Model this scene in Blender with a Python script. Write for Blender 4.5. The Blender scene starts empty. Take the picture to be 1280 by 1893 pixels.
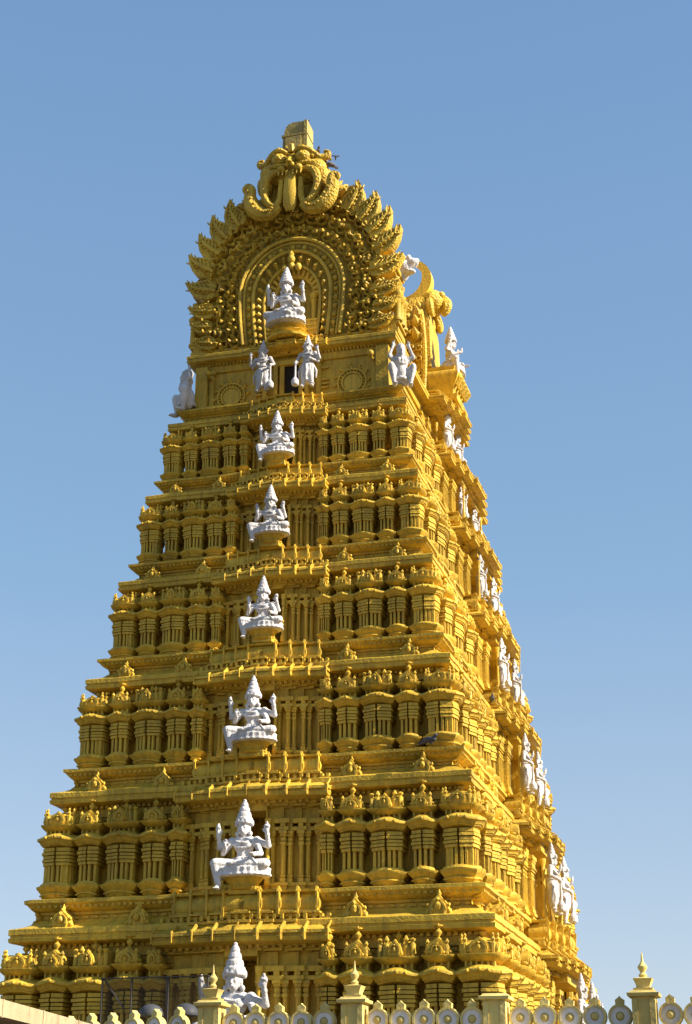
import bpy, bmesh, math, random
from math import sin, cos, pi, radians, sqrt
from mathutils import Matrix, Vector
random.seed(7)
C = bpy.context.scene.collection
SC = bpy.context.scene

# ------------------------------------------------------------------ camera
cam_d = bpy.data.cameras.new('camera'); cam = bpy.data.objects.new('camera', cam_d); C.objects.link(cam)
cam_d.sensor_fit = 'HORIZONTAL'; cam_d.sensor_width = 36.0; cam_d.lens = 36*3000.38/1280
cam_d.clip_start = 0.5; cam_d.clip_end = 6000
_yaw, _pit, _rol = radians(15.519), radians(21.858), radians(0.173)
_fw = Vector((-sin(_yaw)*cos(_pit), cos(_yaw)*cos(_pit), sin(_pit)))
_r = Vector((cos(_yaw), sin(_yaw), 0)); _u = _r.cross(_fw)
_r2 = _r*cos(_rol)+_u*sin(_rol); _u2 = -_r*sin(_rol)+_u*cos(_rol)
M = Matrix((( _r2.x, _u2.x, -_fw.x, 16.941), (_r2.y, _u2.y, -_fw.y, -61.007), (_r2.z, _u2.z, -_fw.z, 1.7), (0, 0, 0, 1)))
cam.matrix_world = M
SC.camera = cam

# ------------------------------------------------------------------ sky and sun
SUN_EL, SUN_AZ = radians(33), radians(93.5)          # azimuth clockwise from +Y (view direction): the sun stands to the right
SKY_STRENGTH, SUN_STRENGTH, EXPOSURE = 0.105, 5.0, 1.2
w = bpy.data.worlds.new('World'); SC.world = w; w.use_nodes = True
nt = w.node_tree; nt.nodes.clear()
sky = nt.nodes.new('ShaderNodeTexSky'); sky.sky_type = 'NISHITA'; sky.sun_disc = False
sky.sun_elevation = SUN_EL; sky.sun_rotation = SUN_AZ
sky.altitude = 900; sky.air_density = 1.0; sky.dust_density = 1.4; sky.ozone_density = 1.5
bg = nt.nodes.new('ShaderNodeBackground'); bg.inputs['Strength'].default_value = SKY_STRENGTH
wo = nt.nodes.new('ShaderNodeOutputWorld')
# thin even milky veil evens out the clear sky towards the horizon
veil = nt.nodes.new('ShaderNodeMix'); veil.data_type = 'RGBA'; veil.inputs[0].default_value = 0.74
tc = nt.nodes.new('ShaderNodeTexCoord'); sx_ = nt.nodes.new('ShaderNodeSeparateXYZ'); nt.links.new(tc.outputs['Generated'], sx_.inputs[0])
mr = nt.nodes.new('ShaderNodeMapRange'); mr.inputs[1].default_value = 0.0; mr.inputs[2].default_value = 0.75; nt.links.new(sx_.outputs['Z'], mr.inputs[0])
hr_ = nt.nodes.new('ShaderNodeValToRGB'); el_ = hr_.color_ramp.elements
el_[0].position = 0.0; el_[0].color = (.76, .80, .86, 1); el_[1].position = 1.0; el_[1].color = (.21, .42, .80, 1)
e2_ = el_.new(.45); e2_.color = (.34, .585, .87, 1)
nt.links.new(mr.outputs[0], hr_.inputs[0])
gn = nt.nodes.new('ShaderNodeVectorMath'); gn.operation = 'SCALE'; gn.inputs['Scale'].default_value = 3.05
nt.links.new(hr_.outputs[0], gn.inputs[0]); nt.links.new(gn.outputs[0], veil.inputs[7])
nt.links.new(sky.outputs[0], veil.inputs[6]); nt.links.new(veil.outputs[2], bg.inputs['Color']); nt.links.new(bg.outputs[0], wo.inputs['Surface'])
sl = bpy.data.lights.new('sun', 'SUN'); sl.energy = SUN_STRENGTH; sl.angle = radians(0.5); sl.color = (1.0, 0.91, 0.76)
so = bpy.data.objects.new('sun', sl); C.objects.link(so)
sd = Vector((sin(SUN_AZ)*cos(SUN_EL), cos(SUN_AZ)*cos(SUN_EL), sin(SUN_EL)))
so.rotation_euler = sd.to_track_quat('Z', 'Y').to_euler()
SC.view_settings.view_transform = 'Standard'; SC.view_settings.look = 'None'
SC.view_settings.exposure = EXPOSURE; SC.view_settings.gamma = 1
SC.cycles.max_bounces = 8; SC.cycles.diffuse_bounces = 5

# ------------------------------------------------------------------ materials
def paint(name, c1, c2, dirt, dirt_amt=0.5, rough=0.45, bump=0.25, carve=0.0, carve_scale=7.0, spec=0.22):
    m = bpy.data.materials.new(name); m.use_nodes = True
    t = m.node_tree; n = t.nodes; L = t.links
    b = n['Principled BSDF']; b.inputs['Roughness'].default_value = rough
    b.inputs['Specular IOR Level'].default_value = spec
    g = n.new('ShaderNodeNewGeometry')
    no = n.new('ShaderNodeTexNoise'); no.inputs['Scale'].default_value = 0.9; no.inputs['Detail'].default_value = 6
    L.new(g.outputs['Position'], no.inputs['Vector'])
    mx = n.new('ShaderNodeMix'); mx.data_type = 'RGBA'
    mx.inputs[6].default_value = (*c1, 1); mx.inputs[7].default_value = (*c2, 1)
    L.new(no.outputs['Fac'], mx.inputs[0])
    mp = n.new('ShaderNodeMapping'); mp.inputs['Scale'].default_value = (3.2, 3.2, 0.45)
    L.new(g.outputs['Position'], mp.inputs['Vector'])
    n2 = n.new('ShaderNodeTexNoise'); n2.inputs['Scale'].default_value = 1.6; n2.inputs['Detail'].default_value = 8; n2.inputs['Roughness'].default_value = 0.7
    L.new(mp.outputs[0], n2.inputs['Vector'])
    cr = n.new('ShaderNodeValToRGB'); cr.color_ramp.elements[0].position = 0.46; cr.color_ramp.elements[1].position = 0.74
    L.new(n2.outputs['Fac'], cr.inputs[0])
    mu = n.new('ShaderNodeMath'); mu.operation = 'MULTIPLY'; mu.inputs[1].default_value = dirt_amt
    L.new(cr.outputs[0], mu.inputs[0])
    m2 = n.new('ShaderNodeMix'); m2.data_type = 'RGBA'; m2.inputs[7].default_value = (*dirt, 1)
    L.new(mu.outputs[0], m2.inputs[0]); L.new(mx.outputs[2], m2.inputs[6])
    oi = n.new('ShaderNodeObjectInfo'); om = n.new('ShaderNodeMapRange'); om.inputs[3].default_value = 0.88; om.inputs[4].default_value = 1.12
    L.new(oi.outputs['Random'], om.inputs[0])
    n4 = n.new('ShaderNodeTexNoise'); n4.inputs['Scale'].default_value = 0.33; n4.inputs['Detail'].default_value = 7; n4.inputs['Roughness'].default_value = 0.72
    L.new(g.outputs['Position'], n4.inputs['Vector'])
    c4 = n.new('ShaderNodeMapRange'); c4.inputs[1].default_value = 0.36; c4.inputs[2].default_value = 0.64; c4.inputs[3].default_value = 0.80; c4.inputs[4].default_value = 1.20
    L.new(n4.outputs['Fac'], c4.inputs[0])
    k4 = n.new('ShaderNodeMath'); k4.operation = 'MULTIPLY'; L.new(om.outputs[0], k4.inputs[0]); L.new(c4.outputs[0], k4.inputs[1])
    v4 = n.new('ShaderNodeVectorMath'); v4.operation = 'SCALE'; L.new(m2.outputs[2], v4.inputs[0]); L.new(k4.outputs[0], v4.inputs['Scale'])
    n5 = n.new('ShaderNodeTexNoise'); n5.inputs['Scale'].default_value = 2.3; n5.inputs['Detail'].default_value = 9; n5.inputs['Roughness'].default_value = 0.75
    L.new(g.outputs['Position'], n5.inputs['Vector'])
    c5 = n.new('ShaderNodeMapRange'); c5.inputs[1].default_value = 0.60; c5.inputs[2].default_value = 0.72; c5.inputs[3].default_value = 0.0; c5.inputs[4].default_value = 0.55
    L.new(n5.outputs['Fac'], c5.inputs[0])
    m5 = n.new('ShaderNodeMix'); m5.data_type = 'RGBA'; m5.inputs[7].default_value = (c1[0]*1.0+.04, c1[1]*1.12+.03, c1[2]*1.3+.05, 1)
    L.new(c5.outputs[0], m5.inputs[0]); L.new(v4.outputs[0], m5.inputs[6])
    L.new(m5.outputs[2], b.inputs['Base Color'])
    n3 = n.new('ShaderNodeTexNoise'); n3.inputs['Scale'].default_value = 11; n3.inputs['Detail'].default_value = 5
    L.new(g.outputs['Position'], n3.inputs['Vector'])
    bp = n.new('ShaderNodeBump'); bp.inputs['Strength'].default_value = bump; bp.inputs['Distance'].default_value = 0.06
    L.new(n3.outputs['Fac'], bp.inputs['Height'])
    if carve > 0:
        vo = n.new('ShaderNodeTexVoronoi'); vo.feature = 'SMOOTH_F1'; vo.inputs['Scale'].default_value = carve_scale
        L.new(g.outputs['Position'], vo.inputs['Vector'])
        b2 = n.new('ShaderNodeBump'); b2.inputs['Strength'].default_value = carve; b2.inputs['Distance'].default_value = 0.12
        L.new(vo.outputs['Distance'], b2.inputs['Height']); L.new(bp.outputs[0], b2.inputs['Normal'])
        L.new(b2.outputs[0], b.inputs['Normal'])
    else:
        L.new(bp.outputs[0], b.inputs['Normal'])
    rr = n.new('ShaderNodeMapRange'); rr.inputs[3].default_value = rough-0.1; rr.inputs[4].default_value = rough+0.2
    L.new(no.outputs['Fac'], rr.inputs[0]); L.new(rr.outputs[0], b.inputs['Roughness'])
    return m
GC1, GC2, GD = (0.63, 0.405, 0.034), (0.46, 0.30, 0.042), (0.13, 0.088, 0.032)
FINE = paint('gold_fine_carving', GC1, GC2, GD, 0.66, bump=0.45, carve=0.55, carve_scale=13)
GOLD = paint('gold_paint', GC1, GC2, GD, 0.66, bump=0.45)
CARV = paint('gold_carved', GC1, GC2, GD, 0.6, carve=0.7)
WHITE = paint('white_paint', (0.60, 0.565, 0.545), (0.47, 0.445, 0.435), (0.20, 0.18, 0.17), 0.65, 0.6, 0.35, carve=0.18, carve_scale=20)
PALE = paint('pale_yellow_paint', (0.62, 0.47, 0.14), (0.54, 0.42, 0.14), (0.3, 0.25, 0.12), 0.5, 0.55)
WORN = paint('worn_yellow_paint', (0.50, 0.37, 0.09), (0.36, 0.28, 0.10), (0.16, 0.13, 0.08), 0.9, 0.6, 0.5)
DISC = paint('greyish_paint', (0.70, 0.65, 0.60), (0.6, 0.56, 0.52), (0.3, 0.28, 0.25), 0.5, 0.6)
CREAM = paint('cream_paint', (0.50, 0.39, 0.22), (0.42, 0.33, 0.19), (0.2, 0.15, 0.09), 0.8, 0.6)
DARK = paint('painted_shade', (0.03, 0.022, 0.015), (0.02, 0.016, 0.012), (0.01, 0.01, 0.01), 0.2, 0.8)  # near-black colour standing in for shade, in the doorway and under the roof
STEEL = paint('grey_steel', (0.06, 0.062, 0.068), (0.04, 0.042, 0.048), (0.03, 0.03, 0.03), 0.5, 0.5, 0.05)
IRON = paint('dark_iron', (0.05, 0.045, 0.04), (0.035, 0.03, 0.03), (0.06, 0.04, 0.03), 0.4, 0.7, 0.1)
STONE = paint('granite', (0.33, 0.31, 0.28), (0.25, 0.24, 0.22), (0.15, 0.14, 0.12), 0.5, 0.8, 0.5)
PAVE = paint('paving', (0.11, 0.09, 0.06), (0.09, 0.075, 0.05), (0.06, 0.05, 0.04), 0.5, 0.85, 0.4)
BIRD = paint('pigeon_grey', (0.10, 0.10, 0.12), (0.06, 0.06, 0.075), (0.03, 0.03, 0.04), 0.4, 0.6)

# ------------------------------------------------------------------ mesh tools
class MB:
    def __init__(s): s.v = []; s.f = []
    def add(s, vs, fs):
        o = len(s.v); s.v += [tuple(p) for p in vs]; s.f += [tuple(i+o for i in f) for f in fs]
    def merge(s, o, M=None):
        s.add([M @ Vector(p) for p in o.v] if M is not None else o.v, o.f)
    def box(s, x0, x1, y0, y1, z0, z1):
        s.add([(x0,y0,z0),(x1,y0,z0),(x1,y1,z0),(x0,y1,z0),(x0,y0,z1),(x1,y0,z1),(x1,y1,z1),(x0,y1,z1)],
              [(3,2,1,0),(4,5,6,7),(0,1,5,4),(1,2,6,5),(2,3,7,6),(3,0,4,7)])
    def loft(s, poly, prof, cap=True):
        n = len(poly); nr = []
        for i in range(n):
            a = Vector(poly[i-1]); b = Vector(poly[i]); c = Vector(poly[(i+1) % n])
            e1 = (b-a).normalized(); e2 = (c-b).normalized()
            n1 = Vector((e1.y, -e1.x)); n2 = Vector((e2.y, -e2.x))
            nr.append((n1+n2)/max(0.3, 1+n1.dot(n2)))
        vs = []
        for z, o in prof:
            for p, q in zip(poly, nr): vs.append((p[0]+q.x*o, p[1]+q.y*o, z))
        fs = []
        for k in range(len(prof)-1):
            for i in range(n):
                j = (i+1) % n
                fs.append((k*n+i, k*n+j, (k+1)*n+j, (k+1)*n+i))
        if cap: fs += [tuple(range(n-1, -1, -1)), tuple((len(prof)-1)*n+i for i in range(n))]
        s.add(vs, fs)
    def lathe(s, prof, n=12, c=(0, 0, 0), sx=1, sy=1, flute=0, rot=0):
        vs = []
        for r, z in prof:
            for i in range(n):
                a = 2*pi*i/n+rot; q = r*(1+flute*(1 if i % 2 else -1))
                vs.append((c[0]+q*cos(a)*sx, c[1]+q*sin(a)*sy, c[2]+z))
        fs = []
        for k in range(len(prof)-1):
            for i in range(n):
                j = (i+1) % n; fs.append((k*n+i, k*n+j, (k+1)*n+j, (k+1)*n+i))
        fs += [tuple(range(n-1, -1, -1)), tuple((len(prof)-1)*n+i for i in range(n))]
        s.add(vs, fs)
    def ell(s, c, r, n=10, m=6, M=None):
        if not hasattr(r, '__len__'): r = (r, r, r)
        vs = [(0, 0, -1)]; fs = []
        for k in range(1, m):
            t = -pi/2+pi*k/m
            for i in range(n): vs.append((cos(t)*cos(2*pi*i/n), cos(t)*sin(2*pi*i/n), sin(t)))
        vs.append((0, 0, 1)); T = len(vs)-1
        for i in range(n):
            j = (i+1) % n; fs.append((0, 1+j, 1+i)); fs.append((T, T-n+i, T-n+j))
            for k in range(m-2): fs.append((1+k*n+i, 1+k*n+j, 1+(k+1)*n+j, 1+(k+1)*n+i))
        out = []
        for p in vs:
            q = Vector((p[0]*r[0], p[1]*r[1], p[2]*r[2]))
            if M is not None: q = M @ q
            out.append(q+Vector(c))
        s.add(out, fs)
    def tube(s, path, rad, n=6, flat=1.0):
        P = [Vector(p) for p in path]; k = len(P)
        if not hasattr(rad, '__len__'): rad = [rad]*k
        vs = []; fs = []; pu = None
        for i in range(k):
            d = (P[min(i+1, k-1)]-P[max(i-1, 0)])
            d = d.normalized() if d.length > 1e-9 else Vector((0, 0, 1))
            if pu is None: pu = Vector((0, 1, 0)) if abs(d.y) < 0.9 else Vector((1, 0, 0))
            u = (pu-d*pu.dot(d)); u = u.normalized() if u.length > 1e-6 else d.orthogonal().normalized()
            pu = u; v = d.cross(u)
            for j in range(n):
                a = 2*pi*j/n; vs.append(P[i]+(u*cos(a)*flat+v*sin(a))*max(rad[i], 0.002))
        for i in range(k-1):
            for j in range(n):
                q = (j+1) % n; fs.append((i*n+j, i*n+q, (i+1)*n+q, (i+1)*n+j))
        fs += [tuple(range(n-1, -1, -1)), tuple((k-1)*n+i for i in range(n))]
        s.add(vs, fs)
    def stube(s, path, rad, n=9, k=3):            # tube along a smoothed path
        P = [Vector(p) for p in path]; R = list(rad) if hasattr(rad, '__len__') else [rad]*len(P); o = []; q = []
        for i in range(len(P)-1):
            a, b, c, d = P[max(i-1, 0)], P[i], P[i+1], P[min(i+2, len(P)-1)]
            for j in range(k):
                t = j/k; o.append(.5*((2*b)+(c-a)*t+(2*a-5*b+4*c-d)*t*t+(3*b-a-3*c+d)*t*t*t)); q.append(R[i]*(1-t)+R[i+1]*t)
        o.append(P[-1]); q.append(R[-1]); s.tube(o, q, n)
    def cap(s, a, b, ra, rb=None, n=8):           # capsule limb with round ends
        rb = ra if rb is None else rb
        a = Vector(a); b = Vector(b); d = (b-a).normalized()
        s.tube([a-d*ra*.95, a-d*ra*.6, a, a*.5+b*.5, b, b+d*rb*.6, b+d*rb*.95], [ra*.3, ra*.8, ra, (ra+rb)/2, rb, rb*.8, rb*.3], n)
    def extr(s, pts, y0, y1):                     # outline in x,z pushed from y0 to y1
        n = len(pts)
        vs = [(p[0], y0, p[1]) for p in pts]+[(p[0], y1, p[1]) for p in pts]
        fs = [tuple(range(n)), tuple(range(2*n-1, n-1, -1))]+[(i, i+n, (i+1) % n+n, (i+1) % n) for i in range(n)]
        s.add(vs, fs)
    def strip(s, A, B, y0, y1):                   # solid between two x,z curves of equal length
        n = len(A); vs = []
        for a, b in zip(A, B): vs += [(a[0], y0, a[1]), (b[0], y0, b[1]), (b[0], y1, b[1]), (a[0], y1, a[1])]
        fs = []
        for i in range(n-1):
            o = 4*i
            for q in range(4): fs.append((o+q, o+(q+1) % 4, o+4+(q+1) % 4, o+4+q))
        fs += [(0, 1, 2, 3), (4*n-1, 4*n-2, 4*n-3, 4*n-4)]
        s.add(vs, fs)
    def mesh(s, name, mat, sharp=38):
        me = bpy.data.meshes.new(name); me.from_pydata(s.v, [], s.f)
        bm = bmesh.new(); bm.from_mesh(me); bmesh.ops.recalc_face_normals(bm, faces=bm.faces); bm.to_mesh(me); bm.free()
        me.polygons.foreach_set('use_smooth', [True]*len(me.polygons)); me.set_sharp_from_angle(angle=radians(sharp))
        me.materials.append(mat); me.update(); return me
def put(name, me, parent=None, loc=(0, 0, 0), rz=0.0, sc=1.0):
    if isinstance(me, tuple): me = me[0].mesh(name, me[1])
    o = bpy.data.objects.new(name, me); C.objects.link(o)
    o.location = loc; o.rotation_euler = (0, 0, rz)
    o.scale = (sc, sc, sc) if not hasattr(sc, '__len__') else sc
    if parent is not None: o.parent = parent
    return o
def dup(o, loc, rz=None, sc=None, parent=None):
    c = o.copy(); C.objects.link(c); c.location = loc
    if rz is not None: c.rotation_euler = (0, 0, rz)
    if sc is not None: c.scale = sc if hasattr(sc, '__len__') else (sc, sc, sc)
    if parent is not None: c.parent = parent
    return c
def tag(o, label, cat, group=None, kind=None):
    o['label'] = label; o['category'] = cat
    if group: o['group'] = group
    if kind: o['kind'] = kind
    return o
def empty(name, loc=(0, 0, 0), rz=0):
    o = bpy.data.objects.new(name, None); C.objects.link(o); o.location = loc; o.rotation_euler = (0, 0, rz); o.empty_display_size = 0.3
    return o
def struct(name, me):
    o = put(name, me); o['kind'] = 'structure'; return o
def rect(a, b): return [(-a, -b), (a, -b), (a, b), (-a, b)]

# ------------------------------------------------------------------ tower dimensions (metres)
Z = [3.68, 8.679, 13.253, 17.357, 21.167, 24.695, 27.852, 30.90]     # lip height of each eave
A = [8.78, 7.998, 7.244, 6.523, 5.833, 5.203, 4.68, 4.2]             # half width of each eave
B = [12.75, 11.962, 11.198, 10.528, 9.809, 9.206, 8.619, 8.2]        # half depth of each eave
HW_R = 3.75                                                          # half width of the bay on the long side
def hs(k): return (Z[min(k+1, 7)]-Z[min(k, 6)])/4.57

# ------------------------------------------------------------------ ground
g = MB(); g.box(-3000, 3000, -3000, 3000, -1, 0); struct('ground', (g, PAVE))

tower = tag(empty('temple_tower'), 'tall tapering golden yellow temple gateway tower covered in tiers of carved shrines', 'temple tower')
bs = MB(); bs.loft(rect(A[0]-.5, B[0]-.5), [(0, .5), (.6, .5), (.7, .3), (1.1, .3), (1.2, .1), (2.5, .1), (2.6, .35), (2.9, .35), (3.1, 0), (3.4, -.3)])
put('stone_base', (bs, STONE), tower)

# ---- main eave (kapota) with frieze and ledge above
def eave(k):
    s = hs(k); a, b, z = A[k], B[k], Z[k]; m = MB()
    P = [(-.72, -.85), (-.58, -.80), (-.56, -.62), (-.47, -.60), (-.46, -.40), (-.43, -.12), (-.40, -.02), (-.27, 0), (-.25, -.05), (-.19, -.05), (-.17, 0), (0, .0), (.03, -.03),
         (.06, -.16), (.12, -.36), (.22, -.55), (.34, -.66), (.36, -.80), (.50, -.80), (.52, -.72), (.60, -.72), (.62, -.62), (.70, -.50), (.82, -.40), (.86, -.32), (.97, -.32), (.99, -.40), (1.0, -1.8)]
    if k == 7: P = P[:16]+[(.30, -.62), (.32, -.62), (.34, -1.5)]
    R = []
    for (x0, y0), (x1, y1) in zip(rect(a, b), rect(a, b)[1:]+rect(a, b)[:1]):
        n = max(6, int(sqrt((x1-x0)**2+(y1-y0)**2)/.55))
        for i in range(n): R.append((x0+(x1-x0)*i/n, y0+(y1-y0)*i/n))
    n0 = len(m.v); m.loft(R, [(z+p*s, o*s) for p, o in P]); nR = len(R)
    jit = [(random.uniform(-.014, .014), random.uniform(-.012, .012), random.uniform(-.016, .016)) for _ in R]
    for i in range(n0, len(m.v)):
        j = jit[(i-n0) % nR]; x, y, zz = m.v[i]; m.v[i] = (x+j[0], y+j[1], zz+j[2])
    d = .21*s; y = b-.56*s; xx = a-.56*s
    n = int(2*xx/d)
    for i in range(n):
        x = -xx+(i+.5)*2*xx/n
        for sg in (-1, 1):
            y0, y1 = sorted((sg*y, sg*(y+.12*s)))
            m.box(x-d*.28, x+d*.28, y0, y1, z-.57*s, z-.44*s)
    n2 = int(2*y/d)
    for i in range(n2):
        q = -y+(i+.5)*2*y/n2
        for sg in (-1, 1):
            x0, x1 = sorted((sg*xx, sg*(xx+.12*s)))
            m.box(x0, x1, q-d*.28, q+d*.28, z-.57*s, z-.44*s)
    if k < 7:                                            # little carved blocks along the frieze and the lip
        for (off, zz0, zz1, st, dp) in ((-.80, .385, .475, .34, .05), (-.50, .72, .80, .2, .10)):
            yy = b+off*s; xq = a+off*s; n = int(2*xq/(st*s))
            for i in range(n):
                x = -xq+(i+.5)*2*xq/n; m.box(x-st*.27*s, x+st*.27*s, -yy-dp*s, -yy+.1*s, z+zz0*s, z+zz1*s)
            n = int(2*yy/(st*s))
            for i in range(n):
                q = -yy+(i+.5)*2*yy/n; m.box(xq-.1*s, xq+dp*s, q-st*.27*s, q+st*.27*s, z+zz0*s, z+zz1*s)
    return m
# ---- horseshoe ornament on the eave
def arch_pts(w, h, n=12, point=0.25):
    p = []
    for i in range(n+1):
        t = pi*(1-i/n)*1.18-.09*pi*1.18+.0
        x = cos(t)*w/2; zz = sin(t)*w/2
        p.append((x, zz))
    lo = min(q[1] for q in p); hi = max(q[1] for q in p)
    out = []
    for x, zz in p:
        u = (zz-lo)/(hi-lo); u2 = u*(1-point)
        if abs(x) < w*.13: u2 += point*(1-abs(x)/(w*.13))
        out.append((x, u2*h))
    return [(-w*.42, 0)]+out[1:-1]+[(w*.42, 0)]
def kudu_mesh():
    m = MB()
    p = arch_pts(.78, .82, 12, .2); m.extr(p, -.30, .35)
    q = [(x*.72, .06+z*.72) for x, z in p]
    m.strip([(x*.80, .03+z*.80) for x, z in p], [(x*.62, .07+z*.62) for x, z in p], -.37, -.28)
    m.ell((0, -.33, .34), (.13, .1, .17)); m.ell((0, -.36, .56), (.08, .08, .08))
    for sx in (-1, 1):
        m.ell((sx*.22, -.31, .2), (.07, .07, .1)); m.ell((sx*.42, -.2, .14), (.09, .12, .12)); m.ell((sx*.40, -.24, .38), (.06, .08, .08))
    m.lathe([(.05, .74), (.09, .82), (.05, .88), (.02, .98)], 8, (0, -.05, 0))
    return m.mesh('eave_ornament', CARV)
KUDU = kudu_mesh()

# ---- finial, shrines
def kalasha(m, c, r, h):
    m.lathe([(r*.75, 0), (r*.85, .06*h), (r*.35, .16*h), (r*.4, .24*h), (r*.95, .38*h), (r*1.0, .48*h), (r*.5, .62*h), (r*.3, .68*h), (r*1.25, .80*h), (r*1.3, .88*h), (r*.25, .92*h), (r*.08, h)], 10, c)
def stepped(w, d, p=.09, q=.56):
    return [(-w/2, d), (-w/2, 0), (-w*q/2, 0), (-w*q/2, -p), (w*q/2, -p), (w*q/2, 0), (w/2, 0), (w/2, d)]
def horseshoe_front(m, c, w, h, dep, e):
    p = [(c[0]+x, c[2]+z) for x, z in arch_pts(w, h, 12, .18)]
    m.extr(p, c[1]-dep, c[1]+dep)
    cx, cz = c[0], c[2]
    A_ = [(cx+(x-cx)*.86, cz+.03*e+(z-cz)*.84) for x, z in p]; B_ = [(cx+(x-cx)*.62, cz+.05*e+(z-cz)*.62) for x, z in p]
    m.strip(A_, B_, c[1]-dep-.05*e, c[1]-dep+.02)
    m.ell((cx, c[1]-dep, cz+h*.36), (w*.13, .07*e, h*.19))
    m.ell((cx, c[1]-dep-.02*e, cz+h*.60), (w*.08, .06*e, h*.08))
    for sx in (-1, 1): m.ell((cx+sx*w*.5, c[1], cz+h*.16), (w*.1, dep*.9, h*.13))
def shrine(kind, w, d, H, rng):
    m = MB(); e = H/3.2*.92
    corner = kind == 'corner'
    bul = min(.16*w, .2*e); N = 8
    def arcx(t): return -bul*cos(pi*t/w)
    if corner:
        q = [(-w/2+w*i/N, -w/2+arcx(-w/2+w*i/N)*.7) for i in range(N)]
        OUT = []
        for r in range(4):
            for x, y in q:
                for _ in range(r): x, y = -y, x
                OUT.append((x, y+w/2))
    else:
        OUT = [(-w/2, d)]+[(-w/2+w*i/N, arcx(-w/2+w*i/N)) for i in range(N+1)]+[(w/2, d)]
    def arch(n0, amp):
        for i in range(n0, len(m.v)):
            x, y, z = m.v[i]
            u = min(1, (min(abs(x), abs(y-w/2)) if corner else abs(x))/(w/2))
            m.v[i] = (x, y, z+amp*(1-u*u))
    def aloft(prof, amp):
        n0 = len(m.v); m.loft(OUT, prof); arch(n0, amp)
    aloft([(-.045*H, -.12*e), (-.01*H, -.11*e), (0, -.07*e), (.02*H, -.04*e), (.026*H, .02*e), (.04*H, .02*e), (.046*H, -.03*e), (.075*H, .05*e), (.098*H, .125*e), (.120*H, .14*e), (.126*H, .05*e), (.15*H, .0)], .018*H)
    ins = .20*e; W0 = w; n_body = len(m.v)
    if corner: core = [(x*(1-2*ins/w), w/2+(y-w/2)*(1-2*ins/w)) for x, y in rect(w/2, w/2)]; core = [(x*(w-2*ins)/w, w/2+y*(w-2*ins)/w) for x, y in rect(w/2, w/2)]
    else: core = [(-w/2+ins*.6, d), (-w/2+ins*.6, ins), (w/2-ins*.6, ins), (w/2-ins*.6, d)]
    m.loft(core, [(.1*H, 0), (.68*H, 0)])
    g = .030*w+.014*e
    pil = [(g+.065*w, .05*w), (.265*w, .045*w), (.44*w, .055*w)] if w > .95*e else [(g+.09*w, .07*w), (.42*w, .07*w)]
    for x, pw in pil:
        for sx in (-1, 1):
            u = sx*x; y0 = arcx(u)*(.7 if corner else 1)+.02*e
            m.box(u-pw, u+pw, y0, ins+.05, .145*H, .345*H)
            m.box(u-pw*1.25, u+pw*1.25, y0-.025*e, ins+.05, .145*H, .17*H)
            if corner:
                m.box(w/2-ins-.05, w/2-y0, w/2+u-pw, w/2+u+pw, .145*H, .345*H); m.box(-w/2+y0, -w/2+ins+.05, w/2+u-pw, w/2+u+pw, .145*H, .345*H)
    for z0, z1, o in ((.335, .364, .04), (.371, .397, .075), (.405, .432, .05), (.440, .468, .095), (.477, .512, .06)):   # stacked capitals, split by a slit
        o *= e
        for sx in (-1, 1):
            k = N//2
            ps = [(sx*g, arcx(g)*(.7 if corner else 1)-o)]+[(sx*(w/2*i/k+(o if i == k else 0)), arcx(w/2*i/k)*(.7 if corner else 1)-o) for i in range(1, k+1)]+[(sx*(w/2+o), w+o if corner else d), (sx*g, w+o if corner else d)]
            if corner: ps[k+1:] = [(sx*(w/2+o+bul*.7*cos(pi*(t-.5))), w*t) for t in (.25, .5, .75)]+[(sx*(w/2+o), w+o), (sx*g, w+o)]
            if sx < 0: ps = ps[::-1]
            m.loft(ps, [(z0*H, 0), (z1*H, 0)])
    for i in range(n_body, len(m.v)):              # the shaft is slimmer than base and cornice
        x, y, z = m.v[i]
        m.v[i] = (x*.88, w/2+(y-w/2)*.88 if corner else (y+.05*e if y < .6*d else y), z)
    n0 = len(m.v)
    aloft([(.505*H, -.12*e), (.522*H, .03*e), (.535*H, .05*e), (.538*H, .09*e), (.555*H, .11*e), (.574*H, .19*e), (.578*H, .215*e), (.597*H, .22*e), (.602*H, .21*e), (.615*H, .12*e), (.632*H, .03*e), (.637*H, -.1*e)], .021*H)
    for sx in ((-.30, .06, .30) if w > .8*e else (.06,)):
        m.ell((sx*w, arcx(sx*w)-.22*e, .585*H+.03*H*(1-(2*sx)**2)), (.05*e, .05*e, .06*e), 8, 5)
    m.loft([(x*.82, w/2+(y-w/2)*.82) if corner else (x*.84, y if y > .5*d else .1*e) for x, y in ([(a, b+w/2) for a, b in rect(w/2, w/2)] if corner else [(-w/2, d), (-w/2, 0), (w/2, 0), (w/2, d)])], [(.62*H, 0), (.72*H, 0)])
    nb = max(3, int(w/(.17*e)))
    for i in range(nb):
        u = -w*.40+w*.80*i/(nb-1); m.box(u-.03*e, u+.03*e, arcx(u)*.6+.06*e, .2*e, .63*H, .705*H)
    aloft([(.685*H, -.12*e), (.70*H, -.02*e), (.72*H, .07*e), (.738*H, .13*e), (.747*H, .135*e), (.752*H, .03*e), (.757*H, -.06*e)], -.006*H)
    zr = .75*H; hr = .132*H
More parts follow.
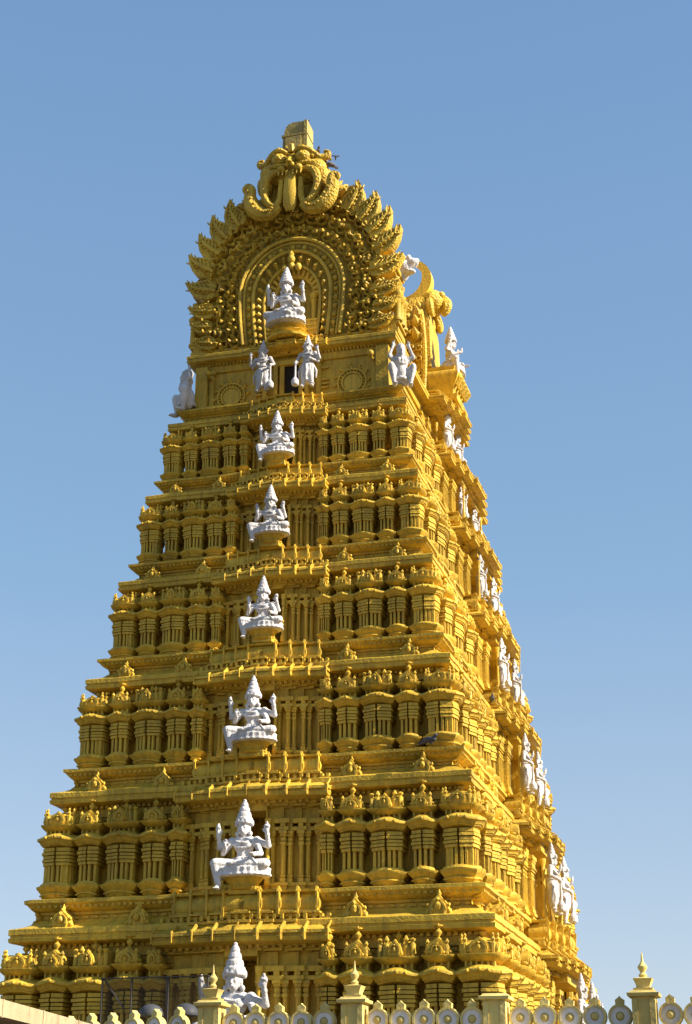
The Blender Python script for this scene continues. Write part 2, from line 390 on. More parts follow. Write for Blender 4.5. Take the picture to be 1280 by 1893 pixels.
    if corner:
        pr = [(zr, w*.50), (zr+.2*hr, w*.53), (zr+.55*hr, w*.50), (zr+.82*hr, w*.36), (zr+hr, w*.16), (zr+1.1*hr, w*.06)]
        m.loft([(x*.02, w/2+y*.02) for x, y in rect(1, 1)], pr)
        for rot in (0, 1, 3):
            t = MB(); horseshoe_front(t, (0, -w*.5, 0), w*.62, hr*1.05, .09*e, e)
            for sx in (-1, 1): t.lathe([(.055*e, 0), (.075*e, .6*hr), (.04*e, .66*hr), (.08*e, .85*hr), (.03*e, 1.0*hr), (.05*e, 1.12*hr), (.015*e, 1.25*hr)], 7, (sx*w*.40, -w*.52, 0))
            m.merge(t, Matrix.Translation((0, w/2, zr)) @ Matrix.Rotation(rot*pi/2, 4, 'Z'))
        kalasha(m, (0, w/2, zr+.95*hr), .12*e, .135*H)
    elif kind == 'wagon':
        n = 10; pts = []; rd = .34*e
        for i in range(n+1):
            t = pi*i/n; pts.append((.30*e-cos(t)*rd*(1.12 if .12 < t/pi < .4 or .6 < t/pi < .88 else 1), zr+sin(t)*hr*.92))
        for x0, x1, k in [(-w*.45, w*.45, 1.0)]+[(x-.045*e, x+.045*e, 1.13) for x in (-w*.47, -w*.33, -w*.21, w*.21, w*.33, w*.47)]:
            vs = []; c = (.30*e, zr)
            for X in (x0, x1):
                for y, z in pts: vs.append((X, c[0]+(y-c[0])*k, c[1]+(z-c[1])*k))
            M_ = len(pts); fs = [tuple(range(M_)), tuple(range(2*M_-1, M_-1, -1))]+[(i, (i+1) % M_, M_+(i+1) % M_, M_+i) for i in range(M_)]
            m.add(vs, fs)
        horseshoe_front(m, (0, -.10*e-bul*.5, zr-.03*hr), w*.36, hr*1.1, .12*e, e)
        for sx in (-1, 1):
            for x, r, hh in ((.45, .065, 1.15), (.27, .055, 1.3)):
                m.lathe([(r*e, 0), (r*1.1*e, .75*hr), (r*.6*e, .85*hr), (r*1.5*e, 1.0*hr), (r*1.5*e, 1.06*hr), (r*.4*e, hh*hr)], 7, (sx*w*x, -.04*e, zr))
        for sx in (-1, 0, 1): kalasha(m, (sx*w*.28, .30*e, zr+.86*hr), (.11 if sx == 0 else .06)*e, (.145 if sx == 0 else .08)*H)
    else:
        horseshoe_front(m, (0, .06*e, zr-.02*hr), w*.98, hr*1.12, .16*e, e)
        m.box(-w*.40, w*.40, .2*e, d, zr-.1*hr, zr+hr*.5)
        horseshoe_front(m, (0, -.14*e, zr-.04*hr), w*.55, hr*.82, .05*e, e)
        for sx in (-1, 1): m.lathe([(.05*e, 0), (.06*e, .5*hr), (.03*e, .6*hr), (.07*e, .75*hr), (.02*e, .95*hr)], 7, (sx*w*.40, -.08*e, zr))
        kalasha(m, (0, .12*e, zr+.92*hr), .11*e, .14*H)
    return m

# ---- projecting central bay (local frame: faces -y, y=0 is the eave edge line of its level)
def bay_poly(hw, p0, conv, n, yb):
    P = [(-hw, yb)]; xs = [-hw+hw*2*i/(2*n) for i in range(2*n+1)]
    seq = []
    for i in range(2*n):
        st = i if i < n else 2*n-1-i
        seq.append((xs[i], xs[i+1], -(p0+conv*st/max(1, n-1))))
    pts = [(-hw, yb)]
    last = None
    for x0, x1, y in seq:
        if last is not None and abs(last-y) < 1e-6: pts[-1] = (x1, y)
        else: pts += [(x0, y), (x1, y)]
        last = y
    pts.append((hw, yb))
    return pts, seq
def bay_eave(hw, p0, conv, s, n=4):
    m = MB(); P, seq = bay_poly(hw, p0, conv, n, 1.6*s)
    pr = [(-.30, -.75), (-.20, -.70), (-.18, -.52), (-.08, -.50), (-.07, -.30), (-.03, -.04), (0, 0), (.12, .03), (.14, -.03), (.20, -.03), (.22, .04), (.32, .03),
          (.35, -.05), (.41, -.18), (.51, -.35), (.58, -.42), (.60, -.36), (.69, -.36), (.71, -.55), (.86, -.55), (.88, -.40), (.94, -.40), (.96, -.5), (1.02, -.5)]
    m.loft(P, [(z*s, o*s) for z, o in pr])
    for x0, x1, y in seq:
        nn = max(3, int((x1-x0)/(.19*s)))
        for i in range(nn):
            x = x0+(i+.5)*(x1-x0)/nn
            m.box(x-.055*s, x+.055*s, y+.44*s, y+.6*s, -.17*s, -.07*s)     # dentils
        for x in (x0, x1):
            sg = 1 if x > 0.01 else -1
            m.tube([(x, y-.05*s, .02*s), (x, y-.055*s, .32*s), (x, y+.03*s, .39*s), (x, y+.18*s, .47*s), (x, y+.33*s, .60*s)], [.03*s, .035*s, .035*s, .035*s, .03*s], 5)
            pass
        for i in range(3):
            x = x0+(i+.5)*(x1-x0)/3; m.box(x-.05*s, x+.05*s, y+.45*s, y+.65*s, .70*s, .86*s)
    return m
def bay_parapet(hw, p0, conv, s, n=4):
    m = MB(); P, seq = bay_poly(hw, p0, conv, n, 1.3*s)
    m.loft(P, [(-.34*s, -.30*s), (-.14*s, -.22*s), (-.12*s, .05*s), (-.03*s, .10*s), (0, .02*s), (.1*s, -.06*s), (.12*s, -.10*s), (.64*s, -.10*s), (.66*s, .06*s), (.73*s, .08*s), (.76*s, -.10*s)])
    for x0, x1, y in seq:
        q = [(x0+.03*s, y+.5*s), (x0+.03*s, y+.03*s), (x1-.03*s, y+.03*s), (x1-.03*s, y+.5*s)]
        m.loft(q, [(.02*s, -.10*s), (.10*s, .05*s), (.20*s, .11*s), (.33*s, .125*s), (.45*s, .09*s), (.57*s, .01*s), (.66*s, -.10*s)])
        nn = max(3, int((x1-x0)/(.15*s)))
        for i in range(nn):
            x = x0+(i+.5)*(x1-x0)/nn; m.box(x-.04*s, x+.04*s, y-.0*s, y+.3*s, -.22*s, -.12*s)
    for i, (x0, x1, y) in enumerate(seq):
        for x in ((x0,) if i < n else (x1,)) if i not in (n-1, n) else ((x0,) if i == n-1 else (x1,)):
            f = [(y-.07*s, -.12*s), (y-.13*s, .0*s), (y-.11*s, .2*s), (y-.12*s, .52*s), (y-.15*s, .66*s), (y-.10*s, .74*s), (y-.06*s, .83*s), (y+.06*s, .77*s), (y+.22*s, .72*s), (y+.22*s, -.04*s)]
            vs = [(x-.035*s, a, b) for a, b in f]+[(x+.035*s, a, b) for a, b in f]; N = len(f)
            m.add(vs, [tuple(range(N)), tuple(range(2*N-1, N-1, -1))]+[(j, (j+1) % N, N+(j+1) % N, N+j) for j in range(N)])
    return m
def bay_wall(hw, p0, conv, s, z0, z1, niche, nd, n=4, door=False):
    """stepped wall with clustered pilasters, bracketed beams and a niche in the middle"""
    m = MB(); H = z1-z0
    P, seq = bay_poly(hw, p0, conv, n, 1.4)
    for sg in (-1, 1):
        for x0, x1, y in seq:
            if sg < 0 and x1 > .001: continue
            if sg > 0 and x0 < -.001: continue
            a, b = (max(x0, niche), x1) if sg > 0 else (x0, min(x1, -niche))
            if b-a < .04: continue
            m.box(a, b, y+.26*s, 1.2, z0, z1)
            ws = b-a; us = (a+.17*ws, b-.17*ws) if ws < .75*s else (a+.10*ws, a+.36*ws, b-.36*ws, b-.10*ws)
            for u in us:
                pw = min(.07*s, ws*.11)
                m.box(u-pw, u+pw, y, y+.34*s, z0+.12*H, z0+.64*H)
                m.box(u-pw*.45, u+pw*.45, y-.035*s, y+.1*s, z0+.20*H, z0+.52*H)
                for q0, q1, k, o in ((.12, .165, 1.45, .05), (.175, .195, 1.3, .03), (.50, .53, 1.35, .04), (.545, .575, 1.2, .03), (.59, .615, 1.5, .06), (.615, .645, 2.0, .10)):
                    m.box(u-pw*k, u+pw*k, y-o*s, y+.34*s, z0+q0*H, z0+q1*H)
                for q0, q1, o in ((.685, .722, .10),): m.box(u-pw*1.3, u+pw*1.3, y-o*s, y+.3*s, z0+q0*H, z0+q1*H)
            for q0, q1, o in ((0, .045, .14), (.05, .085, .05), (.085, .118, .10), (.648, .685, .08), (.722, .768, .12), (.775, .90, -.14), (.905, .935, .04), (.945, .999, .13)):
                m.box(a-(o*s if sg < 0 else -.0), b+(o*s if sg > 0 else 0), y-o*s, y+.3*s, z0+q0*H, z0+q1*H)
    yb = -p0-conv+.14*s+nd
    if door:
        dw = .62
        m.box(-niche-.05, -dw, yb, 1.2, z0, z1); m.box(dw, niche+.05, yb, 1.2, z0, z1); m.box(-dw, dw, yb, 1.2, z0+.72*H, z1); m.box(-dw, dw, yb+1.55, 1.9+nd, z0, z0+.72*H)
        for sx in (-1, 1): m.box(sx*dw-.08, sx*dw+.08, yb-.08, yb+.2, z0, z0+.76*H)
        m.box(-dw-.1, dw+.1, yb-.1, yb+.1, z0+.715*H, z0+.79*H)
    else: m.box(-niche-.05, niche+.05, yb+1.1, 2.2, z0, z1)
    m.box(-niche-.02, niche+.02, -p0-conv+.1*s, -p0-conv+nd+.3*s, z0, z0+.1*H)
    m.box(-niche-.02, niche+.02, -p0-conv+.0*s, -p0-conv+nd+.3*s, z0+.86*H, z1-.004)
    for sg in (-1, 1):
        x = sg*(niche+.10*s)
        m.lathe([(.10*s, 0), (.10*s, .08*H), (.06*s, .1*H), (.055*s, .5*H), (.09*s, .54*H), (.06*s, .57*H), (.11*s, .62*H), (.11*s, .66*H)], 8, (x, -p0-conv-.06*s, z0+.1*H))
    return m

# ---- assemble storeys
FACES = [('front', 0.0), ('right', pi/2)]
def place_local(k, face, x, y):                  # local (x, y from the eave line outwards = -y) -> world xy
    return (x, -B[k]+y) if face == 'front' else (A[k]-y, x)
for k in range(7):
    s = hs(k); h = Z[k+1]-Z[k]; zt = Z[k+1]
    core = MB()
    a1, b1 = A[k+1], B[k+1]
    if k < 6:
        ca, cb, nf, dpt = a1-.64, b1-.64, .40*s+.10, 1.35
        core.loft([(-ca, -cb), (-nf, -cb), (-nf, -cb+dpt), (nf, -cb+dpt), (nf, -cb), (ca, -cb), (ca, -.75), (ca-1.6, -.75), (ca-1.6, .75), (ca, .75), (ca, cb), (-ca, cb)], [(Z[k]+.9*s, 0), (zt-1.05*s, 0), (zt-1.03*s, .07*s), (zt-.95*s, .07*s), (zt-.93*s, .0), (zt-.8*s, .0), (zt-.78*s, .1*s), (zt-.45*s, .1*s)])
        d = .26*s
        for fx, L in ((0, a1-.64), (1, b1-.64)):
            n = int(2*L/d)
            for i in range(n):
                u = -L+(i+.5)*2*L/n
                if fx == 0: core.box(u-.07*s, u+.07*s, -(b1-.64)-.08*s, -(b1-.64)+.05, zt-.93*s, zt-.82*s)
                else: core.box(a1-.64-.05, a1-.64+.08*s, u-.07*s, u+.07*s, zt-.93*s, zt-.82*s)
        storey = put('storey', (core, GOLD), tower)
    else:
        wa, wb = 3.72, 7.72
        core.loft(rect(wa, wb), [(Z[k]+.6*s, .1), (Z[k]+1.15*s, .1), (Z[k]+1.2*s, 0), (zt-1.05*s, 0), (zt-1.0*s, .08), (zt-.9*s, .1), (zt-.6*s, .12)])
        for sx in (-1, 1):                          # corner piers, small brackets and panel mouldings
            for sy in (-1, 1):
                core.box(sx*wa-.34, sx*wa+.14 if sx > 0 else sx*wa+.34, sy*wb-.3, sy*wb+.3, Z[k]+.7*s, zt-.7*s) if sx > 0 else core.box(-wa-.14, -wa+.34, sy*wb-.3, sy*wb+.3, Z[k]+.7*s, zt-.7*s)
            for q in (1.08, 3.25):
                core.box(sx*q-.09, sx*q+.09, -wb-.14, -wb+.1, Z[k]+1.1*s, zt-.8*s)
                core.box(sx*q-.16, sx*q+.16, -wb-.2, -wb+.1, zt-1.15*s, zt-.9*s); core.box(sx*q-.15, sx*q+.15, -wb-.2, -wb+.1, Z[k]+1.1*s, Z[k]+1.4*s)
            for z_ in (1.75, 2.0, 2.25, 3.0): core.box(sx*1.25-.22, sx*1.25+.22, -wb-.10, -wb+.1, Z[k]+z_*s, Z[k]+(z_+.12)*s)
            core.tube([(sx*3.25, -wb, zt-.95), (sx*3.25, -wb-.45, zt-1.0), (sx*3.25, -wb-.62, zt-.95)], .05, 6)
            core.ell((sx*3.25, -wb-.62, zt-.92), .13)
        n = 52
        for i in range(n):
            u = -wa+(i+.5)*2*wa/n; core.box(u-.04, u+.04, -wb-.18, -wb, zt-.62*s, zt-.46*s)
        storey = put('storey', (core, GOLD), tower)
        for sx in (-1, 1):                          # round floral medallions
            r = MB(); N = 28
            def ring(r0, r1, y0, y1):
                Ao = [(r0*cos(2*pi*i/N), r0*sin(2*pi*i/N)) for i in range(N+1)]; Bo = [(r1*cos(2*pi*i/N), r1*sin(2*pi*i/N)) for i in range(N+1)]
                r.strip(Ao, Bo, y0, y1)
            ring(.42, .36, -.09, .05); ring(.58, .52, -.08, .05); r.extr([(.34*cos(2*pi*i/N), .34*sin(2*pi*i/N)) for i in range(N)], -.05, .05)
            for i in range(22): r.ell((.47*cos(2*pi*i/22), -.03, .47*sin(2*pi*i/22)), (.045, .07, .045), 7, 5)
            for i in range(12): 
                t = 2*pi*i/12; r.tube([(.6*cos(t), -.02, .6*sin(t)), (.72*cos(t+.15), -.06, .72*sin(t+.15)), (.78*cos(t+.05), -.02, .78*sin(t+.05))], [.05, .06, .02], 6)
            for i in range(9): r.tube([(sx*(.9+.08*i), -.02, .2*sin(i)), (sx*(.95+.08*i), -.07, .2*sin(i)+.1)], .05, 5)
            put('wall_rosette', (r, GOLD), storey, (sx*2.42-.04, -wb, 29.15))
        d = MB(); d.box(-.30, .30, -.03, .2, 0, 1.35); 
        fr = MB()
        fr.box(-.46, -.30, -.14, .1, 0, 1.42); fr.box(.30, .46, -.14, .1, 0, 1.42); fr.box(-.60, .60, -.2, .1, 1.35, 1.55); fr.box(-.5, .5, -.26, .1, -.15, .0)
        for sx in (-1, 1): fr.box(sx*.62-.07, sx*.62+.07, -.18, .1, -.1, 1.5)
        dr = put('doorway', (fr, GOLD), storey, (0.02, -wb-.10, 28.75)); put('door_shade_panel', (d, DARK), storey, (0.02, -wb-.10, 28.75))  # solid near-black panel; its colour paints the shade inside the doorway
    put('eave', (eave(k), GOLD), tower)
    # eave ornaments
    if k >= 0:
        first = None
        us = [(0, q*A[k]) for q in (-.78, -.45, .45, .78)]
        ln = B[k]-HW_R
        us += [(1, -B[k]+ln*q) for q in (.28, .62)]+[(1, B[k]-ln*q) for q in (.28, .62)]
        for fc, u in us:
            sk = .82*s
            if k == 6: sk *= .0
            if sk == 0: continue
            loc = (u, -B[k]+.34*s, Z[k]+.0*s) if fc == 0 else (A[k]-.34*s, u, Z[k])
            put('eave_ornament', KUDU, storey, loc, fc*pi/2, sk)
    # shrines
    if k < 6:
        H = .715*h; zb = Z[k]+.225*h; off = .12
        for face, rz in FACES:
            half = (a1 if face == 'front' else b1)+off
            bhw = .36*a1-.28 if face == 'front' else 3.42
            L = half-bhw
            if face == 'front': segs = [('corner', 1.15), ('', .2), ('gable', .84), ('', .16), ('wagon', 1.25), ('', .12), ('gable', .87), ('', .2), ('gable', .45)]
            elif k < 3: segs = [('corner', 1.15), ('', .2), ('gable', .84), ('', .16), ('wagon', 1.25), ('', .16), ('gable', .87), ('', .16), ('wagon', 1.25), ('', .16), ('gable', .84), ('', .1)]
            else: segs = [('corner', 1.15), ('', .2), ('gable', .84), ('', .16), ('wagon', 1.25), ('', .12), ('gable', .87), ('', .16)]
            T = sum(q for _, q in segs)
            cw = None
            f = L/T
            if face == 'right':                       # the corner shrine is shared: keep its front width
                pass
            if face == 'front': CW = 1.15*f
            else: f = (L-CW)/(T-1.15)
            cache = {}
            pos = 0
            for kind, q in segs:
                wd = CW if kind == 'corner' else q*f
                c = pos+wd/2; pos += wd
                if not kind: continue
                key = (kind, round(q, 2))
                if kind == 'corner' and face == 'right': continue
                if key not in cache:
                    cache[key] = shrine(kind, wd*(.88 if kind == 'corner' else .86), 1.0 if face == 'front' else 1.0, H, random).mesh({'corner': 'corner_shrine', 'gable': 'gable_shrine', 'wagon': 'wagon_shrine'}[kind], GOLD)
                me = cache[key]
                for sg in (-1, 1):
                    u = sg*(half-c)
                    nm = {'corner': 'corner_shrine', 'gable': 'gable_shrine', 'wagon': 'wagon_shrine'}[kind]
                    if face == 'front': loc = (u, -(b1+off), zb)
                    else: loc = (a1+off, u, zb)
                    put(nm, me, storey, loc, rz+random.uniform(-.014, .014), (random.uniform(.985, 1.015), random.uniform(.98, 1.02), random.uniform(.988, 1.008)))
        # back right corner shrine
    # bays
    for face, rz in FACES:
        fr = face == 'front'
        # eave of this level
        hw = .36*A[k] if fr else HW_R
        p0, cv = (.32, .38) if fr else (.62, .50)
        org = lambda kk, z: ((0, -B[kk], z) if fr else (A[kk], 0, z))
        be = put('bay_eave', (bay_eave(hw, p0, cv, s), GOLD), tower, org(k, Z[k]-.66*s), rz)
        hd = .295*A[k] if fr else 3.05
        put('bay_parapet', (bay_parapet(hd, -.24 if fr else .16, .34 if fr else .42, s), GOLD), be, (0, 0, .66*s+.22*s), 0)
        if k < 6:
            z0 = Z[k]+.2*h; z1 = zt-.115*h
            hb = .36*a1-.34 if fr else 3.4
            put('bay_wall', (bay_wall(hb, -.30 if fr else .22, .36 if fr else .45, s, z0, z1, .40*s+.08 if fr else 1.75, .85 if fr else .8, 4, not fr), GOLD), storey, org(k+1, 0), rz)
        else:
            z0 = Z[k]+.5*s; z1 = zt-.3*s
            if not fr: put('bay_wall', (bay_wall(2.6, -.35, .35, s, z0, z1, 1.3, .8), GOLD), storey, org(k+1, 0), rz)
# top eave and its curved centre
s = hs(6)
put('eave', (eave(7), GOLD), tower)
t = put('bay_eave', (bay_eave(1.5, .12, .35, s*.8), GOLD), tower, (0, -B[7], Z[7]-.36*s), 0)
t = put('bay_eave', (bay_eave(2.5, .62, .5, s*.85), GOLD), tower, (A[7], 0, Z[7]-.42*s), pi/2)

# ------------------------------------------------------------------ crowning gable (horseshoe plate with flame leaves and lion mask)
ZG, YG = 31.02, -7.95
gable = put('gable_plate', (lambda m: (m.box(-3.85, 3.85, YG+.05, 7.9, ZG, ZG+.18), m.box(-4.0, 4.0, YG+.25, 7.7, ZG-.2, ZG+.02), m)[2])(MB()).mesh('gable_plinth', GOLD), tower)
def hshoe(hw_base, hw, zc, ztop, n=40, zb=ZG+.15):
    """horseshoe curve from left foot over the top to the right foot"""
    pts = []
    for i in range(n+1):
        t = i/n
        if t < .25: u = t/.25; pts.append((-hw_base-(hw-hw_base)*sin(u*pi/2), zb+(zc-zb)*u))
        elif t > .75: u = (1-t)/.25; pts.append((hw_base+(hw-hw_base)*sin(u*pi/2), zb+(zc-zb)*u))
        else:
            a = pi-(t-.25)/.5*pi; pts.append((hw*cos(a), zc+(ztop-zc)*sin(a)))
    return pts
outer = hshoe(3.62, 3.68, 33.9, 37.95); inner = hshoe(1.0, 1.12, 33.0, 34.45)
pl = MB(); pl.strip(outer, inner, YG+.38, YG+.95)
pl.strip(inner, [(x*.01, ZG+.2+(z-ZG-.2)*.5) for x, z in inner], YG+.75, YG+.95)
put('arch_plate', (pl, CARV), gable)
mo = MB()
for (hb, hw, zc, zt, r, y) in ((1.95, 2.12, 33.35, 35.62, .075, -.10), (1.80, 1.97, 33.3, 35.46, .05, -.05), (1.42, 1.58, 33.2, 35.08, .075, -.06), (1.02, 1.14, 33.0, 34.45, .06, .0)):
    mo.tube([(x, YG+y, z) for x, z in hshoe(hb, hw, zc, zt)], r, 6)
ta, tb_ = hshoe(1.36, 1.5, 33.18, 34.98, 48), hshoe(1.10, 1.22, 33.02, 34.55, 48)
for i in range(0, 49, 2): mo.tube([(ta[i][0], YG+.05, ta[i][1]), ((ta[i][0]+tb_[i][0])/2, YG-.1, (ta[i][1]+tb_[i][1])/2), (tb_[i][0], YG+.08, tb_[i][1])], [.05, .085, .04], 6)
put('arch_moulding', (mo, GOLD), gable)
def curl(m, c, R, rot, hand, r=.05, turns=1.25, n=11, dep=.2):
    p = []; rr = []
    for i in range(n):
        t = i/(n-1); a = rot+hand*turns*2*pi*t; q = R*(1-.8*t)
        p.append((c[0]+q*cos(a), c[1]-dep*t*.7, c[2]+q*sin(a))); rr.append(r*(1-.35*t))
    m.tube(p, rr, 5)
rng = random.Random(3)
cb = MB()                                           # band of beads and buds inside the mouldings
for i, (x, z) in enumerate(hshoe(1.62, 1.78, 33.25, 35.27, 46)):
    if i % 2: cb.ell((x, YG+.02, z), (.12, .14, .12), 7, 5)
    else:
        curl(cb, (x, YG+.06, z), .13, rng.random()*6, 1 if i % 4 else -1, .04, 1.0, 7, .15)
put('bud_band', (cb, GOLD), gable)
for name, curve, cnt, R in (('inner_scroll_band', hshoe(2.36, 2.55, 33.4, 36.05, 400), 27, .25), ('figure_band', hshoe(2.86, 3.02, 33.6, 36.72, 400), 30, .27), ('outer_scroll_band', hshoe(3.38, 3.52, 33.9, 37.42, 400), 34, .27)):
    m = MB(); N = len(curve)
    L_ = [0]
    for p, q in zip(curve, curve[1:]): L_.append(L_[-1]+sqrt((p[0]-q[0])**2+(p[1]-q[1])**2))
    for i in range(cnt):
        tt = (i+.5)/cnt*L_[-1]; j = min(range(N), key=lambda a: abs(L_[a]-tt)); x, z = curve[j]
        ang = math.atan2(z-33.4, x)
        h = 1 if i % 2 else -1
        curl(m, (x, YG+.26, z), R*rng.uniform(.82, 1.08), ang+h*1.6+rng.uniform(-.5, .5), h, .07, 1.35, 12, .50)
        x += rng.uniform(-.05, .05); z += rng.uniform(-.05, .05)
        if rng.random() < .35: m.ell((x, YG-.0, z), (.08, .10, .08), 8, 6)
        for q in (-1, 1):                                # leaf blades filling the corners of each scroll
            a = ang+q*rng.uniform(.9, 1.3)
            m.tube([(x+R*.7*cos(a), YG+.2, z+R*.7*sin(a)), (x+R*1.05*cos(a), YG-.02, z+R*1.05*sin(a)), (x+R*1.45*cos(a+.25*q), YG+.06, z+R*1.45*sin(a+.25*q))], [.05, .10, .02], 6)
        for q in range(2):
            a = rng.random()*6.3; m.tube([(x+R*.2*cos(a), YG-.06, z+R*.2*sin(a)), (x+R*.6*cos(a+.4), YG-.18, z+R*.6*sin(a+.4)), (x+R*1.0*cos(a+.9), YG-.02, z+R*1.0*sin(a+.9))], [.03, .07, .015], 5)
        if name == 'figure_band' and i % 2:
            up = (cos(ang), sin(ang))
            m.ell((x+.17*up[0], YG-.16, z+.17*up[1]), (.065, .07, .075), 8, 6); m.ell((x-.03*up[0], YG-.10, z-.03*up[1]), (.09, .10, .13), 8, 6)
            for q in (-1, 1): m.tube([(x, YG-.1, z), (x+q*.17*-up[1], YG-.14, z+q*.17*up[0]-.03), (x+q*.20*-up[1]+.1*up[0], YG-.12, z+q*.20*up[0]+.1*up[1])], [.05, .05, .035], 5)
    put(name, (m, GOLD), gable)
# flame leaves along the edge: (tip x, tip z, angle, length)
def leaf_mesh():
    m = MB(); L = []
    up = [(0, .20), (.15, .34), (.34, .40), (.55, .36), (.74, .30), (.88, .30), (1.0, .36)]
    dn = [(1.02, .33), (.93, .18), (.82, .02), (.66, -.13), (.45, -.24), (.22, -.26), (.0, -.20)]
    m.extr([(x, z) for x, z in up+dn], -.12, .30)
    m.tube([(x*.93, -.13, z*.90) for x, z in up[1:]], [.03, .045, .05, .05, .045, .03], 5)
    m.tube([(x*.93, -.13, z*.90+.01) for x, z in dn[::-1][:-1]], [.03, .05, .055, .055, .05, .03], 5)
    m.tube([(0, -.14, .02), (.3, -.20, .05), (.6, -.18, .10), (.85, -.14, .22)], [.07, .08, .06, .03], 5)
    for i in range(5):
        x = .15+.15*i
        for sg in (-1, 1): m.tube([(x, -.15, .05+x*.1), (x+.1, -.17, .05+x*.15+sg*.13), (x+.2, -.14, .08+x*.2+sg*.17)], [.03, .035, .015], 4)
    return m.mesh('flame_leaf', FINE)
LEAF = leaf_mesh()
tips = [(-4.05, 31.75, 0), (-4.22, 32.45, -2), (-4.32, 33.2, -2), (-4.46, 34.35, 6), (-4.36, 35.62, 24), (-3.95, 36.53, 34), (-3.40, 37.31, 44), (-2.67, 37.93, 54)]
for tx, tz, an in tips:
    for sg in (-1, 1):
        ln = 1.34 if tz > 34 else (1.12 if tz > 33 else .95)
        a = radians(an)
        M_ = Matrix.Rotation(0, 4, 'Y')
        o = put('flame_leaf', LEAF, gable)
        # local x axis of the leaf points at the tip; leaves on the right are mirrored
        bx, bz = -tx-ln*cos(a)*1.0+.35*ln*sin(a), tz-ln*sin(a)*1.0-.35*ln*cos(a)
        if sg > 0: o.matrix_local = Matrix.Translation((bx, YG+.05, bz)) @ Matrix.Rotation(-a, 4, 'Y') @ Matrix.Diagonal((ln, 1, ln, 1))
        else: o.matrix_local = Matrix.Translation((-bx, YG+.05, bz)) @ Matrix.Rotation(a, 4, 'Y') @ Matrix.Diagonal((-ln, 1, ln, 1))
# throne back inside the niche
tb = MB()
for sx in (-1, 1):
    x = sx*.80
    tb.lathe([(.17, 0), (.17, .15), (.11, .2), (.11, .9), (.17, 1.0), (.12, 1.06), (.19, 1.18), (.19, 1.28)], 10, (x, YG+.35, ZG+.95))
    tb.box(x-.2, x+.2, YG+.0, YG+.7, ZG+.2, ZG+.95)
    for j in range(4): tb.box(x-.24, x+.24, YG-.05, YG+.7, ZG+.28+.2*j, ZG+.36+.2*j)
ar = [(-.85*cos(pi*i/14), ZG+2.2+.95*sin(pi*i/14)) for i in range(15)]
tb.tube([(x, YG+.35, z) for x, z in ar], .12, 6)
for i, (x, z) in enumerate(ar):
    a = pi-pi*i/14
    tb.tube([(x, YG+.25, z), (x*1.22+.0, YG+.15, ZG+2.2+(z-ZG-2.2)*1.22), (x*1.36, YG+.2, ZG+2.2+(z-ZG-2.2)*1.32)], [.09, .10, .03], 5)
for sx in (-.28, 0, .28): tb.ell((sx, YG-.15, ZG+3.36-.3*abs(sx)), (.13, .13, .17))
tb.ell((0, YG-.2, ZG+3.62), (.16, .15, .18)); tb.lathe([(.1, 0), (.12, .1), (.03, .25)], 8, (0, YG-.2, ZG+3.75))
put('throne_arch', (tb, GOLD), gable)
# pedestal of the crowning figure
pd = MB(); pd.lathe([(1.0, -.1), (1.05, .05), (.95, .1), (.85, .16), (.92, .26), (.98, .32), (.9, .4), (.7, .48), (.78, .6), (.9, .72), (.86, .79)], 26, (0, 0, 0), .8, .7, .025)
put('figure_pedestal', (pd, GOLD), gable, (0, YG-.35, ZG-.02), 0, (1, 1, .6))
# sun side return of the gable: stacked colonnettes and mouldings
for sx in (-1, 1):
    rt = MB()
    def sbox(x0, x1, *r): rt.box(min(sx*x0, sx*x1), max(sx*x0, sx*x1), *r)
    for z0, z1, o in ((0, .25, .30), (.25, .4, .2), (.4, .6, .34), (1.5, 1.65, .25), (1.65, 1.85, .33), (2.6, 2.72, .2), (2.72, 2.9, .3)):
        sbox(3.3, 3.9+o, YG+.15, YG+1.3, ZG+z0, ZG+z1)
    for y in (.3, .75, 1.15):
        rt.lathe([(.2, 0), (.2, .1), (.15, .14), (.14, .9), (.2, .98), (.15, 1.03), (.23, 1.15), (.23, 1.22)], 10, (sx*4.15, YG+y, ZG+.55))
        rt.lathe([(.13, 0), (.10, .1), (.10, .5), (.15, .6), (.15, .7)], 10, (sx*4.1, YG+y, ZG+1.75))
        for q in range(4): curl(rt, (sx*3.95, YG+y, ZG+3.0+.25*q), .12, q*1.3, 1, .05, 1, 7, .1)
    sbox(3.2, 3.72, YG+.2, YG+1.2, ZG, ZG+5.0)
    put('gable_return', (rt, GOLD), gable)
